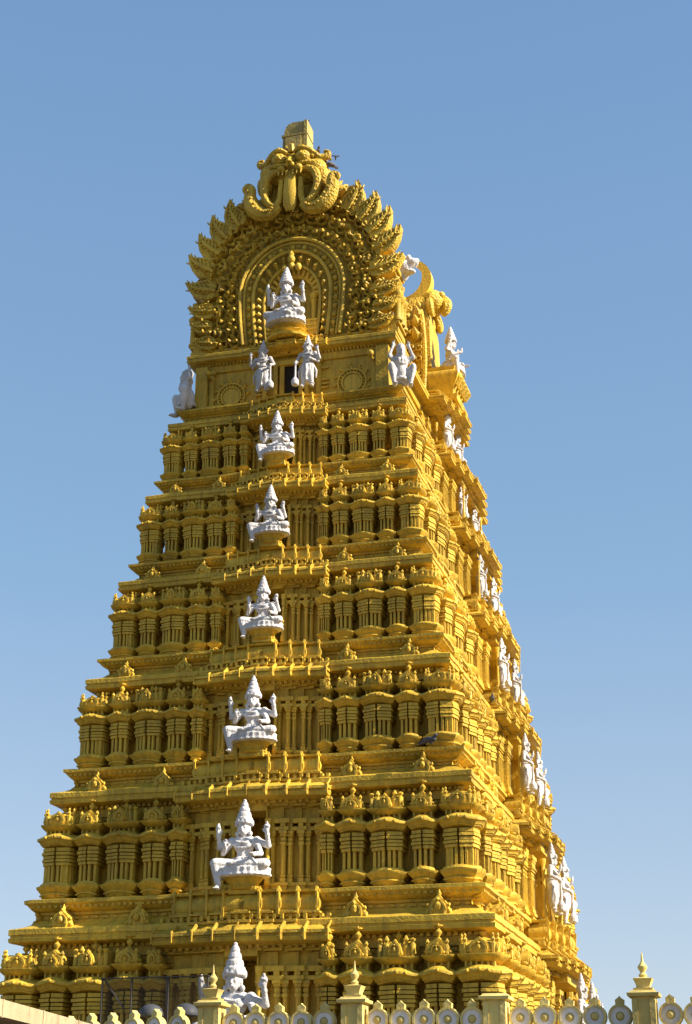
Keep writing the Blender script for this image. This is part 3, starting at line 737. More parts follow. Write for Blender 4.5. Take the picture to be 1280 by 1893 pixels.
# lion mask
lm = MB(); zc, yc = 38.75, YG-.1
lm.ell((0, yc+.35, 39.05), (1.25, .75, .72), 16, 10); lm.ell((0, yc+.3, 38.72), (1.38, .60, .55), 16, 10)
for sx in (-1, 1):
    lm.ell((sx*.98, yc-.05, 38.72), (.42, .36, .40), 12, 8); lm.ell((sx*1.22, yc+.1, 38.28), (.34, .34, .50), 12, 8)
put('lion_mask', (lm, FINE), gable)
mask = gable.children[-1]
for sx in (-1, 1):
    e_ = MB(); e_.ell((sx*.50, yc-.36, 39.14), (.33, .30, .30), 14, 9); e_.ell((sx*.50, yc-.62, 39.12), (.12, .09, .12), 8, 6)
    for i in range(9): e_.ell((sx*.5+.38*cos(i*2*pi/9), yc-.34, 39.14+.36*sin(i*2*pi/9)), (.08, .10, .08), 7, 5)
    put('bulging_eye', (e_, FINE), mask)
    q = MB()
    q.stube([(sx*.15, yc-.45, 39.36), (sx*.45, yc-.55, 39.48), (sx*.8, yc-.40, 39.38), (sx*1.12, yc-.1, 39.18), (sx*1.42, yc+.0, 39.26), (sx*1.44, yc, 39.44), (sx*1.26, yc-.05, 39.46)], [.08, .12, .13, .15, .15, .1, .05], 8)
    q.stube([(sx*.2, yc-.42, 38.84), (sx*.5, yc-.48, 38.80), (sx*.85, yc-.35, 38.88), (sx*1.2, yc, 39.0)], [.06, .09, .1, .06], 7)
    for i in range(4): curl(q, (sx*(.95+.12*i), yc-.15+.05*i, 39.0-.18*i), .16, i, sx, .06, 1.1, 8, .2)
    put('brow', (q, FINE), mask)
    j = MB()                                        # great curling tusk-like scroll falling from the mouth corner
    path = [(.42, 38.62), (.72, 38.60), (1.02, 38.35), (1.12, 37.85), (1.02, 37.35), (.80, 37.02), (.60, 37.0), (.46, 37.25), (.42, 37.7), (.40, 38.2)]
    j.stube([(sx*x, yc-.42+.05*abs(i-5)*.5, z) for i, (x, z) in enumerate(path)], [.12, .16, .18, .17, .16, .16, .14, .12, .12, .1], 8)
    path = [(.45, 36.98), (.85, 36.72), (1.28, 36.80), (1.60, 37.15), (1.72, 37.6), (1.68, 37.95), (1.80, 38.14), (1.95, 38.02), (1.90, 37.86)]
    j.stube([(sx*x, yc-.30, z) for x, z in path], [.14, .27, .32, .32, .28, .21, .16, .12, .06], 8)
    for i in range(9):                               # beading along the outer scroll
        t = i/8; j.ell((sx*(.7+1.02*t), yc-.60, 36.80+.95*t*t-.25*sin(pi*t)), (.06, .06, .06), 7, 5)
    put('scroll_tusk', (j, FINE), mask)
    f_ = MB(); f_.ell((sx*.36, yc-.50, 38.60), (.17, .16, .14)); 
    for i in range(3): f_.tube([(sx*(.14+.16*i), yc-.5, 38.5), (sx*(.14+.16*i), yc-.55, 38.28)], [.06, .02], 6)
    put('fang_cheek', (f_, GOLD), mask)
    pass
n_ = MB(); n_.stube([(0, yc-.38, 39.25), (0, yc-.55, 38.95), (0, yc-.62, 38.75)], [.09, .13, .17], 8); n_.ell((-.11, yc-.6, 38.72), .1); n_.ell((.11, yc-.6, 38.72), .1)
n_.tube([(0, yc-.3, 39.5), (0, yc-.38, 39.75), (.06, yc-.3, 39.85)], [.16, .13, .05], 7); n_.tube([(-.2, yc-.2, 39.6), (-.26, yc-.26, 39.85)], [.1, .05], 6)
put('snout', (n_, GOLD), mask)
tg = MB(); tg.tube([(0, yc-.3, 38.5), (0, yc-.42, 38.1), (0, yc-.45, 37.5), (0, yc-.42, 36.95), (0, yc-.35, 36.72)], [.24, .25, .28, .28, .18], 10, .5)
put('tongue', (tg, GOLD), mask)
# curved block above the mask
cbk = MB()
pf = [(-.52, 39.55), (-.50, 40.3), (-.46, 40.55), (-.46, 40.58), (-.43, 40.8), (-.36, 41.0), (-.24, 41.12), (-.08, 41.17), (.50, 41.17), (.50, 39.55)]
cbk.extr([(x, z) for x, z in pf], YG-.05, YG+.75)
cbk.extr([(-.36, 39.7), (-.36, 40.45), (.30, 40.45), (.30, 39.7)], YG-.12, YG-.02)
cbk.box(-.54, .54, YG-.11, YG+.8, 40.50, 40.58); cbk.box(.40, .54, YG-.085, YG+.78, 39.6, 41.19)
cbk.box(-.62, .62, YG-.2, YG+.9, 39.5, 39.66)
put('crest_block', (cbk, WORN), gable)
for sx in (-1, 1):
    sh = MB()
    sh.ell((sx*1.95, YG+.42, 37.15), (.75, .28, .62), 12, 8); sh.ell((sx*1.2, YG+.4, 37.35), (.8, .25, .75), 12, 8)
    for i in range(9):
        curl(sh, (sx*rng.uniform(1.5, 2.45), YG+.14, rng.uniform(36.75, 37.65)), .2, rng.random()*6, rng.choice((-1, 1)), .06, 1.2, 10, .3)
    for i in range(3): sh.stube([(sx*(1.45+.28*i), YG+.2, 37.3+.05*i), (sx*(1.7+.25*i), YG+.0, 37.75-.1*i), (sx*(2.0+.22*i), YG+.1, 38.1-.22*i)], [.16, .17, .03], 7)
    put('crest_scrolls', (sh, FINE), gable)
# back of the mask and small rear scrolls on the sunny side
bk = MB(); bk.ell((0, YG+.8, 38.7), (1.2, .7, .95), 14, 9); bk.box(-1.35, 1.35, YG+.42, YG+1.3, 36.9, 39.0); bk.ell((0, YG+.35, 38.0), (1.5, .25, .9), 14, 8)
for i in range(6): curl(bk, (1.25-.05*i, YG+.25+.12*i, 39.3-.3*i), .2, i, 1, .08, 1.1, 8, .1)
bk.tube([(1.3, YG+.2, 37.8), (1.65, YG+.15, 38.05), (1.72, YG+.15, 38.35), (1.55, YG+.15, 38.42)], [.2, .18, .12, .05], 7)
put('mask_back', (bk, FINE), gable)
# barrel vault behind the gable
vt = MB(); vs = []; N = 18
sec = [(-3.0*cos(pi*i/N)*(1.06 if 1 < i < 6 or N-6 < i < N-1 else 1), ZG+.8+5.0*sin(pi*i/N)) for i in range(N+1)]
vt.extr(sec, YG+.9, -YG-.9)
for i in range(15):
    y = YG+1.4+i*(2*-YG-2.8)/14; vt.extr([(x*1.03, ZG+.8+(z-ZG-.8)*1.03) for x, z in sec], y-.08, y+.08)
vt.loft(rect(3.3, 7.0), [(ZG+.1, .2), (ZG+.4, .2), (ZG+.45, 0), (ZG+.8, 0), (ZG+.85, .2), (ZG+1.05, .2), (ZG+1.1, -.3)])
for i in range(9): kalasha(vt, (0, -6+1.5*i, ZG+5.7), .3, 1.4)
vault = put('barrel_vault', (vt, GOLD), tower)
bg_ = MB(); bg_.strip([(x*.8, ZG+(z-ZG)*.8) for x, z in outer], [(x*.02, z*.5+15.6) for x, z in outer], -YG-1.0, -YG-.4); put('rear_gable', (bg_, GOLD), vault)
# small gable in the middle of the long side
sg_ = MB()
so_ = [(y*.95, z) for y, z in hshoe(1.3, 1.45, 33.6, 36.2, 24, ZG+.6)]
sg_.extr(so_, -.28, .9)
for q in (.86, .66): sg_.tube([(y*q, -.32, ZG+.6+(z-ZG-.6)*q) for y, z in so_], .09, 6)
for i in range(34):
    a = rng.random()*6.3; y = rng.uniform(-1.2, 1.2); z = rng.uniform(31.8, 35.9)
    curl(sg_, (y, -.26, z), .2, a, rng.choice((-1, 1)), .06, 1.2, 9, .28)
for i in range(11):
    t = pi*(i+.5)/11; sg_.tube([(-1.3*cos(t), -.05, 33.9+2.0*sin(t)), (-1.6*cos(t), -.1, 34.0+2.35*sin(t)), (-1.72*cos(t), -.05, 34.25+2.4*sin(t))], [.2, .17, .03], 6)
side = put('side_gable', (sg_, FINE), tower, (3.35, .1, 0), pi/2)
ss = MB()
for i in range(26):
    x = 2.75+.28*(i % 4)+rng.uniform(-.06, .06); z = 31.9+.62*(i//4)+rng.uniform(-.1, .1)
    curl(ss, (x, -1.30+.10*max(0, z-34.5), z), .2, rng.random()*6, rng.choice((-1, 1)), .07, 1.2, 9, .2); ss.ell((x, -1.32, z), .07, 7, 5)
ss.box(2.5, 3.75, -1.36, -1.1, 31.5, 31.75); ss.stube([(3.72, -1.3, 31.7), (3.80, -1.32, 33.2), (3.72, -1.25, 34.8), (3.55, -.9, 35.7)], .11, 7); ss.stube([(2.62, -1.3, 31.7), (2.62, -1.32, 33.2), (2.75, -1.25, 34.8), (3.0, -.9, 35.6)], .11, 7)
put('side_scrolls', (ss, FINE), tower)
mk = MB(); mk.ell((0, -.55, 36.55), (.75, .55, .55), 12, 8); mk.stube([(0, -.8, 36.7), (0, -1.1, 36.45), (0, -1.12, 36.15), (0, -.95, 35.9)], [.3, .28, .22, .12], 8)
for sx in (-1, 1):
    mk.ell((sx*.3, -.98, 36.72), .17); mk.stube([(sx*.6, -.5, 36.4), (sx*.9, -.6, 36.0), (sx*.8, -.65, 35.6), (sx*.5, -.7, 35.7)], [.15, .18, .15, .06], 7)
put('lion_mask', (mk, FINE), side)
# big crescent horn rising behind the side mask: seen from the front as a hook open to the left
hn = MB(); cx, cz = 2.72, 38.15; vs = []; n = 16; path = []
for i in range(n+1):
    a = radians(-118+i*(118+82)/n); path.append((a, 1.0))
Ao = [(.0+1.00*cos(a), 1.05*sin(a)) for a, _ in path]
Bo = [(.0+(1.00-.46*sin(pi*(.08+.90*i/n))**.8)*cos(a)-.0, (1.05-.46*sin(pi*(.08+.90*i/n))**.8)*sin(a)) for i, (a, _) in enumerate(path)]
hn.strip(Ao, Bo, -.26, .26)
put('crescent_horn', (hn, GOLD), tower, (2.98, -.3, 37.45))
hb = MB(); hb.loft(rect(.34, .7), [(33.0, .3), (35.0, .25), (36.0, .15), (36.5, .0), (36.8, -.15)]); put('horn_base', (hb, FINE), tower, (3.32, .1, 0))
# statue corbels: gold bowls that carry the seated figures
co = MB(); co.lathe([(.42, -.46), (.50, -.40), (.46, -.34), (.50, -.24), (.62, -.10), (.68, 0)], 18, sy=.7); co.box(-.45, .45, -.2, 1.1, -.62, -.30); co.box(-.3, .3, .1, 1.1, -.3, -.02)
CORB = co.mesh('statue_corbel', GOLD)

# ------------------------------------------------------------------ white statues (each one continuous body)
def remesh(mb, vox, name, mat, smooth=3):
    me = bpy.data.meshes.new('tmp'); me.from_pydata(mb.v, [], mb.f)
    bm = bmesh.new(); bm.from_mesh(me); bmesh.ops.recalc_face_normals(bm, faces=bm.faces); bm.to_mesh(me); bm.free()
    o = bpy.data.objects.new('tmp', me); C.objects.link(o)
    r = o.modifiers.new('r', 'REMESH'); r.mode = 'VOXEL'; r.voxel_size = vox
    if smooth:
        q = o.modifiers.new('s', 'SMOOTH'); q.iterations = smooth; q.factor = .45
    dg = bpy.context.evaluated_depsgraph_get()
    out = bpy.data.meshes.new_from_object(o.evaluated_get(dg)); out.name = name
    bpy.data.objects.remove(o); bpy.data.meshes.remove(me)
    out.polygons.foreach_set('use_smooth', [True]*len(out.polygons)); out.materials.clear(); out.materials.append(mat)
    return out
def hand(m, p, up, side, palm, s=1.0, curlk=.3):
    """palm, four unequal fingers and a thumb; up = finger direction, side = thumb side, palm = palm normal"""
    p = Vector(p); up = Vector(up).normalized(); side = Vector(side).normalized(); palm = Vector(palm).normalized()
    m.cap(p-up*.02*s, p+up*.06*s, .055*s, .065*s, 7)
    for i, (o, L) in enumerate(((.055, .095), (.02, .115), (-.017, .108), (-.052, .08))):
        b = p+up*.09*s+side*o*s; k = b+up*L*.55*s+palm*.012*s; t = k+up*L*.5*s*(1-curlk)+palm*L*curlk*s
        m.tube([b-up*.03*s, b, k, t], [.019*s, .02*s, .018*s, .013*s], 6)
    b = p+side*.05*s; m.tube([b, b+side*.05*s+up*.05*s+palm*.01, b+side*.065*s+up*.105*s+palm*.03], [.024*s, .022*s, .014*s], 6)
def head(m, c, s=1.0, crown=1.0, tall=.72, wide=1.0):
    x, y, z = c
    m.cap((x, y+.03, z-.32*s), (x, y+.02, z-.12*s), .095*s, .085*s)
    m.ell((x, y, z), (.15*s, .165*s, .20*s), 14, 10)
    m.ell((x, y-.075*s, z-.11*s), (.10*s, .095*s, .09*s), 10, 7)
    m.tube([(x, y-.15*s, z+.05*s), (x, y-.185*s, z-.02*s), (x, y-.20*s, z-.055*s)], [.02*s, .026*s, .036*s], 6)
    for sx in (-1, 1):
        m.ell((x+sx*.06*s, y-.145*s, z+.015*s), (.036*s, .03*s, .024*s), 8, 6)
        m.tube([(x+sx*.02*s, y-.16*s, z+.06*s), (x+sx*.07*s, y-.155*s, z+.07*s), (x+sx*.12*s, y-.11*s, z+.05*s)], .014*s, 5)
        m.ell((x+sx*.155*s, y+.0, z-.01*s), (.03*s, .05*s, .075*s), 8, 6)
        m.ell((x+sx*.18*s, y-.01, z-.14*s), (.06*s, .06*s, .07*s), 8, 6)
    m.tube([(x-.05*s, y-.165*s, z-.105*s), (x, y-.18*s, z-.10*s), (x+.05*s, y-.165*s, z-.105*s)], .02*s, 6)
    if crown:
        t = tall*s
        m.lathe([(r*wide, q) for r, q in [(.17*s, 0), (.20*s, .03*t), (.20*s, .10*t), (.165*s, .13*t), (.185*s, .17*t), (.18*s, .26*t), (.14*s, .30*t), (.155*s, .34*t), (.14*s, .46*t), (.105*s, .50*t), (.12*s, .54*t), (.10*s, .66*t), (.07*s, .70*t), (.085*s, .74*t), (.06*s, .86*t), (.03*s, .9*t), (.045*s, .95*t), (.012*s, 1.0*t)]], 14, (x, y+.02*s, z+.10*s))
        for sx in (-.1, 0, .1): m.ell((x+sx*s, y-.17*s, z+.20*s-abs(sx)*.3*s), (.05*s, .04*s, .075*s), 8, 6)
        for sx in (-1, 1): m.ell((x+sx*.21*s, y+.02, z+.14*s), (.06*s, .05*s, .10*s), 8, 6)
def arm(m, sh, el, ha, s=1.0, up=None, side=(1, 0, 0), palm=(0, -1, 0), curlk=.3):
    m.ell(sh, .125*s, 10, 7); m.cap(sh, el, .105*s, .085*s); m.cap(el, ha, .082*s, .055*s)
    d = (Vector(ha)-Vector(el)).normalized()
    for f in (.3,): 
        q = Vector(sh)*(1-f)+Vector(el)*f; m.ell(q, (.12*s, .12*s, .05*s), 10, 6)
    q = Vector(ha)-d*.04; m.ell(q, .075*s, 8, 6)
    hand(m, Vector(ha)+d*.03, up or d, side, palm, s*1.05, curlk)
def torso(m, hip, chest, s=1.0, female=False):
    hx, hy, hz = hip; cx, cy, cz = chest
    m.ell((hx, hy, hz+.03), (.29*s, .23*s, .20*s), 14, 9)
    m.cap((hx, hy-.02, hz+.1), (hx*.5+cx*.5, hy*.5+cy*.5-.02, hz*.5+cz*.5+.02), .21*s, .185*s, 12)
    m.ell((cx, cy, cz-.06*s), (.27*s, .19*s, .24*s), 14, 9)
    m.ell((cx, cy+.01, cz+.09*s), (.34*s, .15*s, .13*s), 14, 9)
    for sx in (-1, 1): m.ell((cx+sx*.125*s, cy-.135*s, cz-.05*s), (.115*s, .10*s, .11*s) if female else (.12*s, .07*s, .09*s), 10, 7)
    m.tube([(cx+.30*s*cos(a), cy-.03-.17*s*(.5+.5*sin(-a)) if False else cy-.02-.20*s*max(0, -sin(a)), cz+.10*s+.24*s*sin(a)) for a in [pi+pi*i/10 for i in range(11)]], .035*s, 6)
    m.tube([(cx+.22*s*cos(a), cy-.03-.20*s*max(0, -sin(a)), cz+.13*s+.13*s*sin(a)) for a in [pi+pi*i/10 for i in range(11)]], .03*s, 6)
    m.tube([(hx+.27*s*cos(a), hy+.23*s*sin(a), hz+.16*s) for a in [2*pi*i/14 for i in range(15)]], .035*s, 6)
def seated(pose, cross=False):
    m = MB()
    torso(m, (0, .08, .14), (0, .04, .70), 1.0, True)
    head(m, (0, -.01, 1.10), 1.0, 1, .66 if cross else .70, 1.38 if cross else 1.2)
    if not cross:
        m.cap((-.16, .02, .10), (-.66, -.30, .16), .20, .145, 10); m.cap((-.66, -.30, .14), (-.55, -.34, -.42), .135, .075, 10)
        m.ell((-.54, -.42, -.50), (.075, .15, .06), 10, 7); m.ell((-.55, -.34, -.34), (.095, .095, .035), 10, 6)
        for i in range(5): m.ell((-.60+.03*i, -.56+.008*i, -.52), (.02, .035, .02), 6, 5)
    else:
        m.cap((-.16, .02, .10), (-.66, -.22, .10), .19, .14, 10); m.cap((-.66, -.24, .08), (.12, -.46, .04), .13, .08, 10); m.ell((.22, -.48, .02), (.14, .08, .06), 9, 6)
    m.cap((.16, .02, .10), (.66, -.22, .12), .20, .14, 10); m.cap((.66, -.25, .10), (-.10, -.45, .12), .13, .08, 10)
    m.ell((-.18, -.47, .11), (.15, .075, .06), 10, 7)
    for i in range(4): m.tube([(-.05+.05*i, -.2-.03*i, .30), (.0+.12*i, -.4, .26), (.1+.13*i, -.42, .10)], .022, 5)   # cloth folds
    m.ell((0, -.32, .18), (.16, .12, .13), 10, 7)
    # fluted seat
    fl = MB(); fl.lathe([(.70, -.20), (.76, -.17), (.72, -.10), (.74, .02), (.66, .05)], 52, (0, -.02, 0), 1, .66, .022); m.merge(fl)
    if pose == 0:
        for sx in (-1, 1):
            arm(m, (sx*.34, .06, .78), (sx*.66, .04, .62), (sx*.66, -.10, .93), .95, (-sx*.05, -.1, 1), (-sx, 0, 0), (0, -1, 0), .5)
            if sx < 0: m.tube([(sx*.66, -.15, 1.0), (sx*.66, -.14, 1.16), (sx*.65, -.13, 1.25)], [.03, .06, .02], 8)
            else: m.ell((sx*.66, -.13, 1.10), (.09, .035, .10), 12, 7); m.ell((sx*.66, -.13, 1.21), .035)
    else:
        for sx in (-1, 1):
            arm(m, (sx*.33, .06, .78), (sx*.54, .10, .56), (sx*.50, -.04, .88), .9, (0, 0, 1), (-sx, 0, 0), (0, -1, 0), .5)
            m.ell((sx*.51, -.07, 1.06), (.07, .04, .09), 10, 7)
    arm(m, (-.33, -.02, .74), (-.50, -.14, .44), (-.36, -.44, .56), .9, (0, -.1, 1), (1, 0, 0), (0, -1, 0), .15)
    arm(m, (.33, -.02, .74), (.50, -.10, .40), (.42, -.42, .34), .9, (-.2, -1, -.1), (-1, 0, 0), (0, -.2, 1), .2)
    return remesh(m, .016, 'seated_statue', WHITE, 2)
def standing(pose):
    m = MB(); sx = -1 if pose else 1
    # fluted skirt over legs
    if pose < 2:
        for q, kn, ft in ((-1, (-.16, -.10, .62), (-.20, -.06, .10)), (1, (.16, -.12, .62), (.22, -.08, .10))):
            m.cap((q*.14, .02, 1.06), kn, .185, .13, 10); m.cap(kn, ft, .125, .08, 10); m.ell((ft[0]*1.05, -.16, .045), (.085, .17, .055), 10, 7)
            m.tube([(ft[0]+.10*cos(a), ft[1]+.1*sin(a), .18) for a in [2*pi*i/10 for i in range(11)]], .03, 6)
        fl = MB(); fl.lathe([(.20, .25), (.25, .34), (.28, .8), (.29, 1.08), (.26, 1.14)], 30, (0, -.02, 0), 1.1, .8, .03); m.merge(fl)
    else:
        m.cap((-.14, .02, 1.06), (-.18, -.06, .60), .18, .13, 10); m.cap((-.18, -.06, .6), (-.18, 0, .10), .125, .08, 10); m.ell((-.2, -.1, .045), (.085, .17, .055), 10, 7)
        m.cap((.14, .02, 1.06), (.46, -.30, .84), .18, .13, 10); m.cap((.46, -.30, .82), (.20, -.26, .50), .12, .08, 10); m.ell((.14, -.34, .46), (.08, .15, .055), 10, 7)
        fl = MB(); fl.lathe([(.24, .62), (.28, .8), (.29, 1.08), (.26, 1.14)], 26, (0, 0, 0), 1.1, .85, .03); m.merge(fl)
    m.tube([(0, -.24, 1.08), (.02, -.30, .8), (0, -.30, .5), (.0, -.26, .3)], [.05, .07, .06, .04], 7)
    for q in (-1, 1): m.tube([(q*.28, -.05, 1.06), (q*.40, -.04, .8), (q*.38, 0, .45)], [.05, .06, .03], 6)
    torso(m, (0, .02, 1.10), (0, .0, 1.58), .95)
    head(m, (0, -.03, 1.93), .92, 1, .66)
    arm(m, (sx*.33, .0, 1.66), (sx*.52, -.02, 1.34), (sx*.44, -.30, 1.20), .92, (0, -.3, -1), (-sx, 0, 0), (0, -1, -.2), .5)
    m.lathe([(.13, 0), (.17, .06), (.17, .24), (.09, .36), (.05, .42), (.045, 1.05), (.07, 1.1), (.05, 1.16)], 12, (sx*.46, -.36, 0.02))
    arm(m, (-sx*.33, .0, 1.66), (-sx*.54, -.06, 1.40), (-sx*.50, -.24, 1.72), .92, (0, -.1, 1), (sx, 0, 0), (0, -1, 0), .2)
    arm(m, (-sx*.31, .02, 1.62), (-sx*.46, .02, 1.28), (-sx*.24, -.24, 1.30), .85, (sx, -.2, .1), (0, 0, 1), (0, 1, 0), .3)
    return remesh(m, .016, 'standing_statue', WHITE, 2)
def squatting():
    m = MB()
    m.ell((0, .02, .62), (.40, .36, .42), 14, 10); m.ell((0, -.05, 1.0), (.38, .25, .28), 14, 9); m.ell((0, -.22, .58), (.27, .2, .26), 12, 8)
    for sx in (-1, 1):
        m.cap((sx*.24, .0, .40), (sx*.58, -.32, .74), .25, .19, 10); m.cap((sx*.58, -.32, .70), (sx*.42, -.30, .14), .18, .11, 10); m.ell((sx*.42, -.42, .06), (.12, .24, .075), 10, 7)
        for i in range(5): m.ell((sx*.42-.08+.04*i, -.64, .05), (.025, .05, .03), 6, 5)
        arm(m, (sx*.40, .0, 1.14), (sx*.66, -.12, 1.22), (sx*.46, -.08, 1.56), 1.15, (-sx*.2, 0, 1), (-sx, 0, 0), (0, -1, 0), .5)
        m.ell((sx*.15, -.26, 1.02), (.14, .1, .12), 9, 6)
    head(m, (0, -.10, 1.42), 1.25, 0)
    m.ell((0, .02, 1.56), (.26, .26, .20), 12, 8); m.tube([(0, -.22, 1.1), (0, -.32, 1.02), (0, -.34, .94)], [.1, .08, .03], 6)
    m.tube([(.34*cos(a), -.05-.28*max(0, -sin(a)), 1.12+.22*sin(a)) for a in [pi+pi*i/10 for i in range(11)]], .045, 6)
    m.tube([(.40*cos(a), .02+.38*sin(a), .36) for a in [2*pi*i/14 for i in range(15)]], .06, 6)
    return remesh(m, .024, 'squatting_statue', WHITE)
def lion_head():
    m = MB()
    m.ell((0, 0, 0), (.34, .34, .36), 14, 10); m.ell((0, -.30, .06), (.22, .24, .15), 12, 8); m.ell((0, -.22, -.26), (.17, .22, .08), 10, 7)
    m.ell((0, -.50, .10), (.10, .07, .07), 8, 6)
    for sx in (-1, 1):
        m.ell((sx*.17, -.28, .20), (.09, .08, .09), 8, 6); m.ell((sx*.28, .08, .28), (.08, .1, .12), 8, 6)
        m.tube([(sx*.08, -.42, -.03), (sx*.09, -.43, -.14)], [.035, .01], 5)
    for i in range(13):
        a = pi*2*i/13; m.ell((.34*cos(a), .12, .36*sin(a)), (.12, .15, .12), 8, 6)
    m.cap((0, .1, -.1), (0, .35, -.35), .28, .26)
    return remesh(m, .025, 'lion_head_statue', WHITE)
SEAT0, SEAT1, SEATX = seated(0), seated(1), seated(0, True)
GS = 'seated white figures down the middle of the front'
front = [  # level, y shift, mesh, height, label
    (0, -.15, SEAT0, 'lowest white seated statue on the front, rising behind the balustrade with its legs hidden'),
    (1, -.05, SEAT0, 'largest fully visible white seated statue, second from the bottom of the front column'),
    (2, -.25, SEAT0, 'white seated statue with raised arms, third from the bottom of the front column'),
    (3, -.12, SEAT1, 'white seated statue in the middle of the front column, fourth from the bottom'),
    (4, -.25, SEAT1, 'white seated statue fifth from the bottom of the front column, arms held close'),
    (5, -.28, SEAT0, 'small white seated statue with raised arms just below the storey with the dark doorway')]
seatz = {0: 1.36, 1: 1.58, 2: 1.62, 3: 1.70, 4: 1.70, 5: 1.60}
statsc = {0: 1.40, 1: 1.14, 2: 1.05, 3: .92, 4: .90, 5: .84}
for k, dy, me, lab in front:
    sc = statsc[k]; z = Z[k]+seatz[k]*hs(k)+.0
    o = tag(put('seated_statue', me, None, (.12 if k == 0 else 0, -B[k]+dy, z), 0, (sc*1.08, sc*1.04, sc*1.045)), lab, 'statue', GS)
    put('statue_corbel', CORB, tower, (.12 if k == 0 else 0, -B[k]+dy+.08*sc, z-.19*sc), 0, (sc*.86, sc*.86, sc*.75))
o = tag(put('seated_statue', SEATX, None, (0, YG-.75, ZG+.66), 0, (1.05, 1.1, 1.24)), 'white cross-legged statue under the great arch at the very top of the front', 'statue', GS)
ST = [standing(0), standing(1), standing(2)]
o = tag(put('standing_statue', ST[0], None, (-.86, -8.75, 28.62), 0, .86), 'slender white standing statue to the left of the dark doorway', 'statue', 'white standing guardians')
o = tag(put('standing_statue', ST[1], None, (.92, -8.75, 28.60), 0, .86), 'slender white standing statue to the right of the dark doorway', 'statue', 'white standing guardians')
ordn = ['lowest', 'second lowest', 'third from the bottom', 'fourth from the bottom', 'fifth from the bottom', 'second highest', 'highest']
for k in range(7):
    s = hs(k); q = {0: 1.5, 1: 1.5, 2: 1.5, 3: 1.45, 4: 1.4, 5: 1.3, 6: 1.0}[k]
    sc = .985*s if k < 6 else .8
    for i, sy in enumerate((-1, 1)):
        o = put('standing_statue', ST[1 if i == 0 else 2], None, (A[k]+.30-(.06*k), sy*q, Z[k]+1.34*s), pi/2, sc)
        tag(o, 'white standing statue on the sunlit side, %s pair, %s one' % (ordn[k], 'nearer' if i == 0 else 'farther'), 'statue', 'white standing guardians')
SQ = squatting()
tag(put('squatting_statue', SQ, None, (4.40, -8.25, 28.30), radians(24), (.70, .85, 1.12)), 'white squatting figure with raised arms on the right corner under the arch', 'statue', 'white squatting corner figures')
tag(put('squatting_statue', SQ, None, (-4.12, -8.2, 28.36), radians(-50), (.84, .85, 1.12)), 'white squatting figure on the left corner under the arch, against the sky', 'statue', 'white squatting corner figures')
tag(put('seated_statue', SEAT0, None, (4.72, -.3, 32.95), pi/2, 1.12), 'white seated statue in profile below the golden crescent horn on the right side', 'statue')
tag(put('lion_head_statue', lion_head(), None, (4.25, -6.95, 34.32), radians(75), 1.2), 'white lion head looking right beside the edge of the great arch', 'statue')
pp = MB(); pp.loft(rect(.75, .95), [(31.2, .1), (31.4, .15), (31.5, -.1), (31.8, -.05), (32.1, .12), (32.35, .2), (32.5, .15), (32.6, 0), (32.75, .05)])
for i in range(5): pp.tube([(.8, -.8+.4*i, 31.9), (.98, -.8+.4*i, 32.2), (.95, -.8+.4*i, 32.45)], [.12, .16, .08], 6)
put('figure_pedestal', (pp, GOLD), tower, (4.25, -.2, 0))

# ------------------------------------------------------------------ balustrade in front
YF = -30.0; ZM = 4.19
bal = tag(empty('balustrade', (0, YF, 0)), 'pale yellow balustrade with round grey medallions and spired posts along the bottom edge', 'balustrade')
wl = MB(); wl.box(5.6, 21, -.18, .18, 0, 3.78); wl.box(5.6, 21, -.26, .26, 3.78, 3.88); wl.box(5.6, 21, -.20, .20, 3.88, 3.98)
put('wall', (wl, PALE), bal)
def ring_y(m, r0, r1, y0, y1, n=24):
    m.strip([(r0*cos(2*pi*i/n), r0*sin(2*pi*i/n)) for i in range(n+1)], [(r1*cos(2*pi*i/n), r1*sin(2*pi*i/n)) for i in range(n+1)], y0, y1)
md = MB(); ring_y(md, .218, .178, -.09, .09); md.extr([(.18*cos(2*pi*i/24), .18*sin(2*pi*i/24)) for i in range(24)], -.045, .045)
md.box(-.05, .05, -.07, .07, -.40, -.22)
MED = md.mesh('medallion', PALE)
dk = MB(); ring_y(dk, .178, .08, -.062, .062); DK = dk.mesh('grey_ring', DISC)
bo = MB(); bo.ell((0, -.05, 0), (.072, .04, .072), 12, 7); BO = bo.mesh('boss', PALE)
kn = MB(); kn.extr([(-.075, .19), (-.08, .27), (-.085, .285), (-.05, .31), (-.015, .335), (0, .36), (.015, .335), (.05, .31), (.085, .285), (.08, .27), (.075, .19)], -.07, .07); KN = kn.mesh('knob', PALE)
posts = [5.80-(.14 if i == 0 else 0)+2.73*i for i in range(6)]
def med_at(parent, x, y=0.0, rz=0.0):
    jz = random.uniform(-.012, .012)
    o = put('medallion', MED, parent, (x+random.uniform(-.008, .008), y, ZM+jz), rz, random.uniform(.98, 1.03)); put('grey_ring', DK, o); put('boss', BO, o); put('knob', KN, o)
for p in posts:
    for j in range(1, 6):
        if p+.455*j < 21: med_at(bal, p+.455*j)
pm = MB(); pm.box(-.20, .20, -.20, .20, 3.9, 4.50)
for sx in (-1, 1):
    pm.box(sx*.16-.05, sx*.16+.05, -.225, .225, 3.97, 4.47)
pm.box(-.225, .225, -.04, .04, 3.97, 4.47)
pm.loft(rect(.22, .22), [(4.50, 0), (4.515, .06), (4.57, .07), (4.585, .02), (4.62, -.01)])
PM = pm.mesh('post', PALE)
fm = MB(); fm.loft(rect(.13, .13), [(4.60, .03), (4.66, .05), (4.665, 0), (4.70, -.01), (4.80, .03), (4.83, .045), (4.84, 0), (4.855, -.06)])
